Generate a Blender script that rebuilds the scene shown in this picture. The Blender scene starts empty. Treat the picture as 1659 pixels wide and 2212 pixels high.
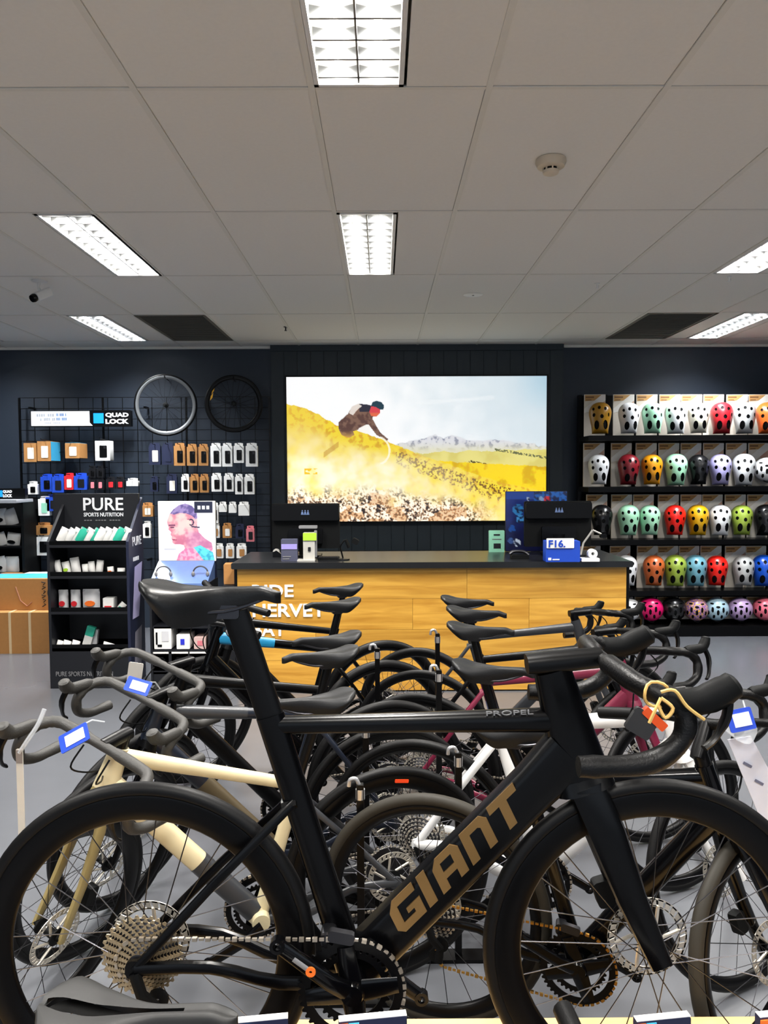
import bpy, math, random
from mathutils import Vector, Matrix, Euler, noise
random.seed(7)
S = bpy.context.scene
COL = S.collection
PI = math.pi
# ---------------------------------------------------------------- camera
F, CX, CY, CAMZ = 1622.0, 829.5, 1106.0, 1.60
RC = (Matrix.Rotation(math.radians(-.16), 3, 'Z') @ Matrix.Rotation(PI/2 - math.radians(2.965), 3, 'X')
      @ Matrix.Rotation(math.radians(-.28), 3, 'Z'))
cd = bpy.data.cameras.new('camera'); cam = bpy.data.objects.new('camera', cd); COL.objects.link(cam)
cd.sensor_fit = 'VERTICAL'; cd.sensor_height = 24; cd.lens = 24*F/2212; cd.clip_start = .05
cam.matrix_world = Matrix.Translation((0, 0, CAMZ)) @ RC.to_4x4()
S.camera = cam
def at(px, py, Y):
    d = RC @ Vector(((px-CX)/F, -(py-CY)/F, -1)); t = Y/d.y
    return Vector((d.x*t, Y, CAMZ + d.z*t))
def atz(px, py, Z):
    d = RC @ Vector(((px-CX)/F, -(py-CY)/F, -1)); t = (Z-CAMZ)/d.z
    return Vector((d.x*t, d.y*t, Z))
# ---------------------------------------------------------------- world, exposure
w = bpy.data.worlds.new('world'); S.world = w; w.use_nodes = True
w.node_tree.nodes['Background'].inputs[0].default_value = (.75, .86, 1, 1)
w.node_tree.nodes['Background'].inputs[1].default_value = .9
S.view_settings.view_transform = 'Standard'; S.view_settings.look = 'None'
S.view_settings.exposure = 0.6; S.view_settings.gamma = 1; S.view_settings.use_curve_mapping = False
S.cycles.use_denoising = True; S.cycles.max_bounces = 6; S.cycles.caustics_reflective = False
S.cycles.caustics_refractive = False; S.cycles.sample_clamp_indirect = 4
LAMP_W = 33.0
# ---------------------------------------------------------------- helpers
def lin(c):
    return tuple((x/255/12.92 if x/255 <= .04045 else ((x/255+.055)/1.055)**2.4) for x in c)
MATS = {}
def pm(name, rgb, rough=.5, metal=0.0, var=.06, scale=30.0, emit=0, alpha=1, coat=0, spec=.5, trans=0, bump=0):
    if name in MATS: return MATS[name]
    m = bpy.data.materials.new(name); m.use_nodes = True; MATS[name] = m
    nt = m.node_tree; b = nt.nodes['Principled BSDF']; L = nt.links.new
    c = lin(rgb)
    tc = nt.nodes.new('ShaderNodeTexCoord'); n = nt.nodes.new('ShaderNodeTexNoise'); n.inputs['Scale'].default_value = scale
    n.inputs['Detail'].default_value = 3
    L(tc.outputs['Object'], n.inputs['Vector'])
    mx = nt.nodes.new('ShaderNodeMix'); mx.data_type = 'RGBA'
    mx.inputs[6].default_value = tuple(max(0, x*(1-var)) for x in c)+(1,)
    mx.inputs[7].default_value = tuple(min(1, x*(1+var)) for x in c)+(1,)
    L(n.outputs['Fac'], mx.inputs[0]); L(mx.outputs[2], b.inputs['Base Color'])
    b.inputs['Roughness'].default_value = rough; b.inputs['Metallic'].default_value = metal
    b.inputs['Specular IOR Level'].default_value = spec
    b.inputs['Coat Weight'].default_value = coat; b.inputs['Coat Roughness'].default_value = .08
    b.inputs['Alpha'].default_value = alpha; b.inputs['Transmission Weight'].default_value = trans
    if emit:
        L(mx.outputs[2], b.inputs['Emission Color']); b.inputs['Emission Strength'].default_value = emit
    if bump:
        bp = nt.nodes.new('ShaderNodeBump'); bp.inputs['Strength'].default_value = bump; bp.inputs['Distance'].default_value = .002
        L(n.outputs['Fac'], bp.inputs['Height']); L(bp.outputs[0], b.inputs['Normal'])
    return m
def wood(name, a, b_, scale=3.0, rough=.4, axis=0):
    if name in MATS: return MATS[name]
    m = bpy.data.materials.new(name); m.use_nodes = True; MATS[name] = m
    nt = m.node_tree; b = nt.nodes['Principled BSDF']; L = nt.links.new
    tc = nt.nodes.new('ShaderNodeTexCoord'); mp = nt.nodes.new('ShaderNodeMapping')
    oi = nt.nodes.new('ShaderNodeObjectInfo')
    sc = [scale*9]*3; sc[axis] = scale*.7; mp.inputs['Scale'].default_value = sc
    L(tc.outputs['Object'], mp.inputs[0])
    ad = nt.nodes.new('ShaderNodeVectorMath'); ad.operation = 'ADD'; L(mp.outputs[0], ad.inputs[0])
    mu = nt.nodes.new('ShaderNodeMath'); mu.operation = 'MULTIPLY'; mu.inputs[1].default_value = 40; L(oi.outputs['Random'], mu.inputs[0]); L(mu.outputs[0], ad.inputs[1])
    n = nt.nodes.new('ShaderNodeTexNoise'); n.inputs['Scale'].default_value = 1; n.inputs['Detail'].default_value = 6; n.inputs['Distortion'].default_value = .8
    L(ad.outputs[0], n.inputs['Vector'])
    cr = nt.nodes.new('ShaderNodeValToRGB'); cr.color_ramp.elements[0].position = .32; cr.color_ramp.elements[1].position = .68
    cr.color_ramp.elements[0].color = lin(a)+(1,); cr.color_ramp.elements[1].color = lin(b_)+(1,)
    L(n.outputs['Fac'], cr.inputs[0])
    hs = nt.nodes.new('ShaderNodeHueSaturation'); ma = nt.nodes.new('ShaderNodeMapRange')
    ma.inputs[3].default_value = .86; ma.inputs[4].default_value = 1.12
    L(oi.outputs['Random'], ma.inputs[0]); L(ma.outputs[0], hs.inputs['Value']); L(cr.outputs[0], hs.inputs['Color'])
    L(hs.outputs[0], b.inputs['Base Color']); b.inputs['Roughness'].default_value = rough
    return m
class MB:
    def __init__(s): s.v = []; s.f = []; s.mi = []
    def add(s, v, f, M=None, mi=0):
        o = len(s.v)
        s.v += [tuple(M @ Vector(p)) if M is not None else tuple(p) for p in v]
        s.f += [tuple(i+o for i in q) for q in f]; s.mi += [mi]*len(f); return s
    def box(s, c, d, M=None, mi=0):
        x, y, z = (k/2 for k in d); v = [(c[0]+a*x, c[1]+b*y, c[2]+e*z) for a in (-1, 1) for b in (-1, 1) for e in (-1, 1)]
        return s.add(v, [(0, 1, 3, 2), (4, 6, 7, 5), (0, 4, 5, 1), (2, 3, 7, 6), (0, 2, 6, 4), (1, 5, 7, 3)], M, mi)
    def bbox(s, c, d, r=.004, M=None, mi=0):            # box with chamfered upright edges (front view rounded)
        x, z = d[0]/2, d[2]/2; r = min(r, x*.9, z*.9); k = r*.3
        p = [(-x+r, -z), (x-r, -z), (x-k, -z+k), (x, -z+r), (x, z-r), (x-k, z-k), (x-r, z), (-x+r, z), (-x+k, z-k), (-x, z-r), (-x, -z+r), (-x+k, -z+k)]
        return s.prism([(c[0]+a, c[2]+b) for a, b in p], c[1]-d[1]/2, c[1]+d[1]/2, M, mi)
    def prism(s, poly, y0, y1, M=None, mi=0):            # polygon in (x,z), extruded along y
        n = len(poly); v = [(a, y0, b) for a, b in poly]+[(a, y1, b) for a, b in poly]
        f = [tuple(range(n)), tuple(range(2*n-1, n-1, -1))]+[(i, i+n, (i+1) % n+n, (i+1) % n) for i in range(n)]
        return s.add(v, f, M, mi)
    def lathe(s, prof, n=24, M=None, mi=0, close=False): # (radius, height) about Z
        v = []; f = []; k = len(prof)
        for i in range(n):
            a = 2*PI*i/n
            v += [(r*math.cos(a), r*math.sin(a), h) for r, h in prof]
        for i in range(n):
            j = (i+1) % n
            for q in range(k if close else k-1):
                q2 = (q+1) % k
                f.append((i*k+q, j*k+q, j*k+q2, i*k+q2))
        if not close:
            if prof[0][0] > 1e-6: f.append(tuple(i*k for i in range(n))[::-1])
            if prof[-1][0] > 1e-6: f.append(tuple(i*k+k-1 for i in range(n)))
        return s.add(v, f, M, mi)
    def sweep(s, path, rad, n=10, ref=(0, 1, 0), M=None, mi=0, ex=2.0, cap=True):
        P = [Vector(p) for p in path]; m = len(P)
        if not isinstance(rad, list): rad = [rad]*m
        v = []; f = []; b = None
        for i in range(m):
            t = (P[min(i+1, m-1)]-P[max(i-1, 0)]).normalized()
            if b is None:
                b = Vector(ref); b = b-t*b.dot(t)
                if b.length < .2: b = Vector((1, .3, .2)); b = b-t*b.dot(t)
            else: b = b-t*b.dot(t)
            b.normalize(); a = b.cross(t)
            ra, rb = rad[i] if isinstance(rad[i], tuple) else (rad[i], rad[i])   # ra in plane, rb along ref
            for j in range(n):
                th = 2*PI*j/n; c_, s_ = math.cos(th), math.sin(th)
                v.append(P[i]+a*(ra*math.copysign(abs(c_)**(2/ex), c_))+b*(rb*math.copysign(abs(s_)**(2/ex), s_)))
        for i in range(m-1):
            for j in range(n):
                k = (j+1) % n; f.append((i*n+j, i*n+k, i*n+n+k, i*n+n+j))
        if cap: f += [tuple(range(n))[::-1], tuple(range((m-1)*n, m*n))]
        return s.add(v, f, M, mi)
    def ball(s, c, r, n=12, M=None, mi=0):
        r = r if isinstance(r, tuple) else (r, r, r); m = n//2
        v = [(c[0], c[1], c[2]+r[2])]; f = []
        for i in range(1, m):
            a = PI*i/m
            for j in range(n): v.append((c[0]+r[0]*math.sin(a)*math.cos(2*PI*j/n), c[1]+r[1]*math.sin(a)*math.sin(2*PI*j/n), c[2]+r[2]*math.cos(a)))
        v.append((c[0], c[1], c[2]-r[2]))
        for j in range(n):
            k = (j+1) % n; f.append((0, 1+j, 1+k)); f.append((len(v)-1, 1+(m-2)*n+k, 1+(m-2)*n+j))
            for i in range(m-2): f.append((1+i*n+j, 1+i*n+n+j, 1+i*n+n+k, 1+i*n+k))
        return s.add(v, f, M, mi)
    def mesh(s, name, angle=40):
        me = bpy.data.meshes.new(name); me.from_pydata(s.v, [], s.f)
        nm = max(s.mi)+1 if s.mi else 1
        for _ in range(nm): me.materials.append(None)
        if nm > 1: me.polygons.foreach_set('material_index', s.mi)
        me.shade_smooth(); me.set_sharp_from_angle(angle=math.radians(angle)); me.update()
        return me
    def build(s, name, mats, parent=None, loc=None, M=None, angle=40):
        return inst(name, s.mesh(name, angle), mats, parent, loc, M)
def inst(name, me, mats, parent=None, loc=None, M=None):
    o = bpy.data.objects.new(name, me); COL.objects.link(o)
    for i, m in enumerate(mats if isinstance(mats, (list, tuple)) else [mats]):
        if i < len(o.material_slots):
            o.material_slots[i].link = 'OBJECT'; o.material_slots[i].material = m
    if parent: o.parent = parent
    if loc is not None: o.location = loc
    if M is not None: o.matrix_local = M
    return o
def empty(name, parent=None, loc=(0, 0, 0), M=None):
    o = bpy.data.objects.new(name, None); COL.objects.link(o); o.empty_display_size = .1
    if parent: o.parent = parent
    o.location = loc
    if M is not None: o.matrix_local = M
    return o
def tag(o, label=None, cat=None, group=None, kind=None):
    if label: o['label'] = label
    if cat: o['category'] = cat
    if group: o['group'] = group
    if kind: o['kind'] = kind
    return o
def thing(name, label, cat, loc=(0, 0, 0), rotz=0, group=None):
    o = empty(name, None, loc); o.rotation_euler = (0, 0, rotz); return tag(o, label, cat, group)
def smooth(pts, k=4):
    P = [Vector(p) for p in pts]; out = []
    for i in range(len(P)-1):
        a, b, c, d = P[max(i-1, 0)], P[i], P[i+1], P[min(i+2, len(P)-1)]
        for j in range(k):
            t = j/k
            out.append(.5*((2*b)+(c-a)*t+(2*a-5*b+4*c-d)*t*t+(3*b-a-3*c+d)*t**3))
    return out+[P[-1]]
def T(*a): return Matrix.Translation(a if len(a) == 3 else a[0])
def RX(a): return Matrix.Rotation(a, 4, 'X')
def RY(a): return Matrix.Rotation(a, 4, 'Y')
def RZ(a): return Matrix.Rotation(a, 4, 'Z')
FLAT = RX(PI/2)                                           # text in the x-z plane, read from -y
def text(name, body, size, m, parent, M, shear=0, ext=.001, off=0, align='LEFT', space=1.0, fit=None):
    cu = bpy.data.curves.new(name, 'FONT'); cu.body = body; cu.size = size; cu.shear = shear; cu.extrude = ext
    cu.offset = off; cu.align_x = align; cu.space_character = space; cu.resolution_u = 3
    tmp = bpy.data.objects.new(name+'_tmp', cu); COL.objects.link(tmp)
    dg = bpy.context.evaluated_depsgraph_get(); dg.update()
    me = bpy.data.meshes.new_from_object(tmp.evaluated_get(dg)); me.name = name
    bpy.data.objects.remove(tmp); bpy.data.curves.remove(cu)
    if fit:                                               # scale to a given width and height
        xs = [v.co.x for v in me.vertices]; ys = [v.co.y for v in me.vertices]
        sx = fit[0]/(max(xs)-min(xs)); sy = fit[1]/(max(ys)-min(ys)); x0, y0 = min(xs), min(ys)
        for v in me.vertices: v.co.x = (v.co.x-x0)*sx; v.co.y = (v.co.y-y0)*sy
    me.materials.clear(); me.materials.append(None)
    return inst(name, me, m, parent, None, M)
# ---------------------------------------------------------------- materials
black = pm('satin_black', (4, 4, 5), .34, spec=.2); matte = pm('matte_black', (6, 7, 8), .6, spec=.15, bump=.1, scale=300)
gloss = pm('gloss_black', (3, 3, 4), .2, coat=.15, spec=.2); rubber = pm('tyre_rubber', (9, 9, 10), .5, spec=.2, bump=.15, scale=400)
tape = pm('bar_tape', (6, 6, 7), .42, spec=.22, bump=.4, scale=250); tapeg = pm('grey_bar_tape', (48, 47, 45), .55, bump=.4, scale=250)
steel = pm('steel', (200, 200, 202), .3, .8); chrome = pm('bright_steel', (214, 208, 196), .3, .7); dsteel = pm('dark_steel', (62, 62, 66), .35, .9)
gold = pm('gold_chain', (196, 150, 74), .3, 1); white = pm('white_card', (232, 231, 228), .55); offw = pm('cream_card', (226, 219, 204), .6)
kraft = pm('kraft_card', (166, 116, 62), .75, var=.1); blue = pm('blue_card', (18, 66, 178), .5); sky = pm('sky_blue_card', (60, 160, 205), .5)
navy = pm('navy_card', (18, 26, 56), .5); teal = pm('teal_card', (44, 176, 148), .5); red = pm('red_card', (196, 30, 40), .5)
orange = pm('orange_card', (228, 108, 32), .5); grey = pm('grey_plastic', (120, 120, 122), .5); saddm = pm('saddle_cover', (17, 18, 20), .48, spec=.25, bump=.2, scale=200)
clear = pm('clear_acrylic', (225, 230, 235), .12, alpha=.35); green = pm('lime_card', (160, 205, 50), .5); lilac = pm('lilac_card', (150, 140, 205), .5)
mint = pm('mint_card', (140, 205, 175), .55); yellow = pm('yellow_sticker', (240, 176, 20), .5); pinkc = pm('pink_card', (214, 120, 130), .5)
whitem = pm('white_metal', (228, 228, 226), .45)
# ================================================================ the room
CEIL = 2.90; WALLY = 7.78; XL, XR, YF = -5.0, 5.0, -5.0
navyw = pm('navy_wall_paint', (31, 42, 56), .55, var=.05, scale=6)
panelm = pm('dark_panelling_paint', (20, 34, 42), .5, var=.05, scale=8)
floorm = pm('grey_vinyl_floor', (85, 87, 92), .27, var=.07, scale=5, spec=.5)
fl = MB().box((0, (YF+WALLY)/2, -.05), (XR-XL+.4, WALLY-YF+.4, .1)).build('floor', floorm); tag(fl, 'smooth grey shop floor with a soft sheen', kind='structure')
wb = MB().box((0, WALLY+.1, CEIL/2), (XR-XL+.4, .2, CEIL+.3)).build('wall_back', navyw); tag(wb, 'dark navy back wall of the shop', kind='structure')
for nm, x in (('wall_left', XL-.1), ('wall_right', XR+.1)):
    tag(MB().box((x, (YF+WALLY)/2, CEIL/2), (.2, WALLY-YF, CEIL+.3)).build(nm, navyw), nm.replace('_', ' ')+' painted navy', kind='structure')
wf = MB(); wf.box((0, YF-.1, CEIL-.2), (XR-XL, .2, .4)).box((0, YF-.1, .15), (XR-XL, .2, .3))
tag(wf.build('wall_front', navyw), 'shopfront wall with a wide opening to the street', kind='structure')
# panelled middle of the back wall: tongue and groove boards
px0, px1 = at(586, 900, WALLY-.08).x, at(1216, 900, WALLY-.08).x
PANY = WALLY-.08
nb = 22; bw = (px1-px0)/nb
bmesh_ = MB().box((0, .036, CEIL/2), (bw-.002, .064, CEIL)).prism([(-bw/2+.006, 0.004), (bw/2-.006, 0.004), (bw/2-.006, CEIL-.004), (-bw/2+.006, CEIL-.004)], -.0, .01).mesh('panel_board')
for i in range(nb): inst('panel_board', bmesh_, panelm, wb, (px0+bw*(i+.5), PANY, 0))
# ceiling: lay-in tiles in a T-bar grid
ce = empty('ceiling', None, (0, 0, CEIL)); tag(ce, 'suspended ceiling of long pale tiles', kind='structure')
tilem = pm('ceiling_tile', (234, 231, 224), .85, var=.03, scale=60, bump=.2); barm = pm('ceiling_bar', (226, 223, 214), .6, var=.03)
GX = [-.23+.6*k for k in range(-8, 10)]; GY = [2.61+1.2*k for k in range(-6, 5)]
LIGHTS = {}                                               # (ix, iy) -> offset of a 0.3 m troffer in the tile
def gi(x, y): return (max(i for i, g in enumerate(GX) if g <= x+.01), max(i for i, g in enumerate(GY) if g <= y+.01))
troffers = [(-.22, 1.41), (-.22, 3.81), (-1.73, 3.81), (2.18, 3.81), (-2.57, 6.21), (2.98, 6.21), (-3.98, 6.21),
            (-2.62, 1.41), (2.18, 1.41), (-.22, -.99), (-2.62, -.99), (2.18, -.99), (-.22, -3.39), (2.18, -3.39), (-2.62, -3.39), (-3.98, 3.81), (3.98, 3.81)]
vents = [(-2.03, 6.21), (2.18, 6.21)]
for tx, ty in troffers: LIGHTS[gi(tx+.15, ty+.6)] = (tx, ty)
VENT = {gi(a+.3, b+.6) for a, b in vents}
tm = MB().box((0, 0, .008), (.576, 1.176, .016)).mesh('tile')
def ctile(x0, x1, y0, y1):
    if x1-x0 < .03: return
    if x1-x0 > .55 and y1-y0 > 1.1: inst('tile', tm, tilem, ce, ((x0+x1)/2, (y0+y1)/2, random.uniform(0, .002)))
    else: MB().box(((x0+x1)/2, (y0+y1)/2, .008), (x1-x0-.02, y1-y0-.024, .016)).build('tile', tilem, ce)
for i in range(len(GX)-1):
    for j in range(len(GY)):
        y0 = GY[j]; y1 = GY[j+1] if j+1 < len(GY) else WALLY
        if y1 < -3: continue
        if (i, j) in VENT: continue
        if (i, j) in LIGHTS:
            tx = LIGHTS[(i, j)][0]
            ctile(GX[i], tx, y0, y1); ctile(tx+.3, GX[i+1], y0, y1)
        else: ctile(GX[i], GX[i+1], y0, y1)
for x in GX: MB().box((0, (YF+WALLY)/2, -.001), (.022, WALLY-YF, .006)).build('grid_bar', barm, ce, (x, 0, 0))
for y in GY: MB().box((0, 0, .001), (XR-XL, .016, .005)).build('grid_bar', barm, ce, (0, y, 0))
MB().box((0, (YF+WALLY)/2, .20), (XR-XL+.4, WALLY-YF+.2, .05)).build('ceiling_void', tilem, ce)
tag(MB().box((0, WALLY-.012, CEIL-.012), (XR-XL, .024, .024)).build('trim_1', barm), 'pale edge strip where ceiling meets the back wall', kind='structure')
tag(MB().box(((px0+px1)/2, PANY-.01, CEIL-.03), (px1-px0, .02, .06)).build('trim_2', panelm), 'dark strip along the top of the wall panelling', kind='structure')
# louvred troffer lamps
tubem = pm('lamp_tube', (255, 250, 240), .4, emit=4, var=0); refl = pm('lamp_reflector', (128, 130, 132), .3, .3)
tl = ['twin tube ceiling light with louvres nearest the camera, top centre', 'louvred ceiling light in line with the bright picture', 'slanting louvred ceiling light above the camera mount, near the left',
      'louvred ceiling light cut by the right edge above the other one', 'louvred ceiling light close to the back wall over the grid wall', 'louvred ceiling light close to the back wall over the helmets', 'louvred ceiling light at the far left wall end']
def troffer(tx, ty, label):
    t = thing('ceiling_light', label, 'ceiling light', (tx+.15, ty+.6, CEIL), 0, 'louvred ceiling lights')
    f_ = MB(); W, Lh = .15, .585
    for sx in (-1, 1): f_.box((sx*(W-.008), 0, .0), (.016, 2*Lh, .008)).box((sx*(W-.004), 0, .045), (.004, 2*Lh, .09))
    for sy in (-1, 1): f_.box((0, sy*(Lh-.008), 0), (2*W, .016, .008)).box((0, sy*(Lh-.004), .045), (2*W, .004, .09))
    f_.box((0, 0, .092), (2*W, 2*Lh, .004)); f_.build('frame', whitem, t)
    for sx in (-1, 1): MB().sweep([(sx*.066, -Lh+.03, .06), (sx*.066, Lh-.03, .06)], .013, 10, (0, 0, 1)).build('lamp_tube', tubem, t)
    bl = MB().prism([(-.132, -.0), (.132, 0), (.132, .038), (.09, .03), (.066, .026), (.04, .03), (0, .04), (-.04, .03), (-.066, .026), (-.09, .03), (-.132, .038)], -.004, .004).mesh('louvre_blade')
    for k in range(11): inst('louvre_blade', bl, refl, t, (0, -Lh+.05+k*(2*Lh-.1)/10, .002))
    MB().box((0, 0, .02), (.006, 2*Lh-.03, .036)).build('louvre_spine', refl, t)
    for sx in (-.066, .066):                              # the light the two tubes throw down
        la = bpy.data.lights.new('tube_light', 'AREA'); la.shape = 'RECTANGLE'; la.size = .03; la.size_y = 1.1; la.energy = LAMP_W*(.85 if ty > 6 else 1)
        la.color = (.95, .98, 1) if ty > 6 else (1, .965, .91); la.spread = math.radians(124 if ty > 6 else 145)
        lo = bpy.data.objects.new('tube_light', la); COL.objects.link(lo); lo.parent = t; lo.location = (sx, 0, .044)
    return t
for k, (tx, ty) in enumerate(troffers): troffer(tx, ty, tl[k] if k < len(tl) else 'louvred ceiling light over the shop floor outside the picture')
ventm = pm('grey_vent', (106, 103, 94), .7)
for k, (a, b) in enumerate(vents):
    t = thing('ceiling_vent', 'dark grey slotted air vent in the ceiling, %s' % ('left of the bright picture' if k == 0 else 'above the helmet wall'), 'vent', (a+.3, b+.6, CEIL))
    MB().box((0, 0, .03), (.6, 1.2, .004)).build('backing', pm('vent_dark', (60, 58, 52), .8), t)
    fr = MB()
    for s_ in (-1, 1): fr.box((s_*.28, 0, .002), (.03, 1.18, .012)).box((0, s_*.58, .002), (.58, .03, .012))
    fr.build('frame', ventm, t)
    sl = MB().box((0, 0, 0), (.54, .02, .003), RX(.6)).mesh('slat')
    for q in range(38): inst('slat', sl, ventm, t, (0, -.55+q*1.1/37, .008))
# small ceiling fittings
def down(px, py): return atz(px, py, CEIL)
p = down(1190, 345); t = thing('smoke_detector', 'round cream smoke detector on the ceiling, upper right', 'smoke detector', p)
crm = pm('cream_plastic', (214, 200, 178), .45)
MB().lathe([(0, 0), (.062, 0), (.064, -.012), (.056, -.03), (.034, -.036)], 28).build('base', crm, t)
MB().lathe([(.030, -.034), (.031, -.046), (.0, -.046)], 24).build('sensor_gap', matte, t)
MB().lathe([(.034, -.046), (.032, -.056), (.02, -.062), (0, -.063)], 24).build('sensor_cap', crm, t)
rb = MB().box((0, .0315, -.04), (.006, .006, .014)).mesh('rib')
for k in range(8): inst('rib', rb, crm, t, M=RZ(k*PI/4))
p = down(1022, 637); t = thing('ceiling_plate', 'flat white round plate on the ceiling right of the middle lamp', 'ceiling plate', p)
MB().lathe([(0, -.004), (.062, -.003), (.07, 0), (0, .001)], 28).build('plate', whitem, t); MB().lathe([(0, -.008), (.008, -.006), (.009, -.002)], 12).build('screw', grey, t)
for px, py, lab in ((1290, 612, 'small white sprinkler head hanging left of the right-hand vent'), (1575, 597, 'small white sprinkler head under the edge lamp at right'), (617, 706, 'tiny dark sprinkler head near the wall, left of the picture')):
    p = down(px, py); t = thing('sprinkler_head', lab, 'sprinkler', p)
    MB().lathe([(0, 0), (.018, 0), (.018, -.004), (.006, -.006), (.006, -.03), (.012, -.033), (.012, -.036), (0, -.036)], 14).build('body', whitem if py < 700 else dsteel, t)
    MB().sweep([(.006, 0, -.01), (.014, 0, -.02), (.006, 0, -.034)], .002, 6).build('frame_arm', whitem, t)
p = down(85, 606); t = thing('security_camera', 'small white bracketed security camera with a black lens', 'security camera', p)
MB().lathe([(0, 0), (.05, 0), (.05, -.008), (.02, -.014), (0, -.014)], 20).build('mount', whitem, t)
MB().sweep(smooth([(0, 0, -.01), (-.005, 0, -.05), (.02, -.01, -.085)]), .010, 10).build('bracket', whitem, t)
Mc = T(.03, -.03, -.1) @ RZ(-.5) @ RX(.5)
MB().bbox((0, 0, 0), (.06, .12, .055), .012, Mc).build('housing', whitem, t)
MB().lathe([(0, 0), (.024, 0), (.028, .02), (.024, .035), (0, .036)], 18, Mc @ T(0, -.055, 0) @ RX(PI/2)).build('lens', gloss, t)
# ---------------------------------------------------------------- lightbox picture
def ss(a, b, x): x = min(1, max(0, (x-a)/(b-a))); return x*x*(3-2*x)
def mixc(a, b, t): return tuple(x+(y-x)*t for x, y in zip(a, b))
def poly(pts, x):
    for (a, b), (c, d) in zip(pts, pts[1:]):
        if a <= x <= c: return b+(d-b)*(x-a)/(c-a)
    return pts[-1][1] if x > pts[-1][0] else pts[0][1]
def inpoly(x, y, P):
    r = False; n = len(P)
    for i in range(n):
        x1, y1 = P[i]; x2, y2 = P[i-1]
        if (y1 > y) != (y2 > y) and x < (x2-x1)*(y-y1)/(y2-y1)+x1: r = not r
    return r
def nz(x, y, s, o=3): return noise.fractal(Vector((x*s, y*s, 1.7)), 1.0, 2.0, o)
HILL = [(0, .19), (.05, .2), (.1, .235), (.15, .29), (.19, .33), (.25, .36), (.32, .40), (.38, .44), (.44, .485), (.5, .53), (.56, .57), (.62, .605), (.7, .66), (.8, .72), (.9, .76), (1, .8)]
MTN = [(.4, .47), (.47, .45), (.52, .425), (.57, .405), (.6, .42), (.64, .40), (.69, .435), (.75, .45), (.8, .43), (.87, .455), (.93, .46), (1, .485)]
BODY = [(.20, .36), (.2, .31), (.235, .255), (.25, .21), (.275, .185), (.31, .19), (.33, .2), (.335, .24), (.33, .29), (.345, .34), (.36, .385), (.39, .43), (.385, .445), (.345, .40), (.315, .33), (.28, .36), (.255, .375), (.26, .4), (.24, .42), (.21, .40)]
SLEEVE = [(.24, .25), (.25, .205), (.275, .185), (.29, .2), (.27, .23), (.255, .265)]
HELM = [(.325, .2), (.33, .175), (.345, .165), (.365, .175), (.375, .2), (.372, .225), (.358, .225), (.345, .21)]
FACE = [(.325, .205), (.34, .205), (.36, .225), (.36, .25), (.345, .275), (.325, .27), (.318, .24)]
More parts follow.
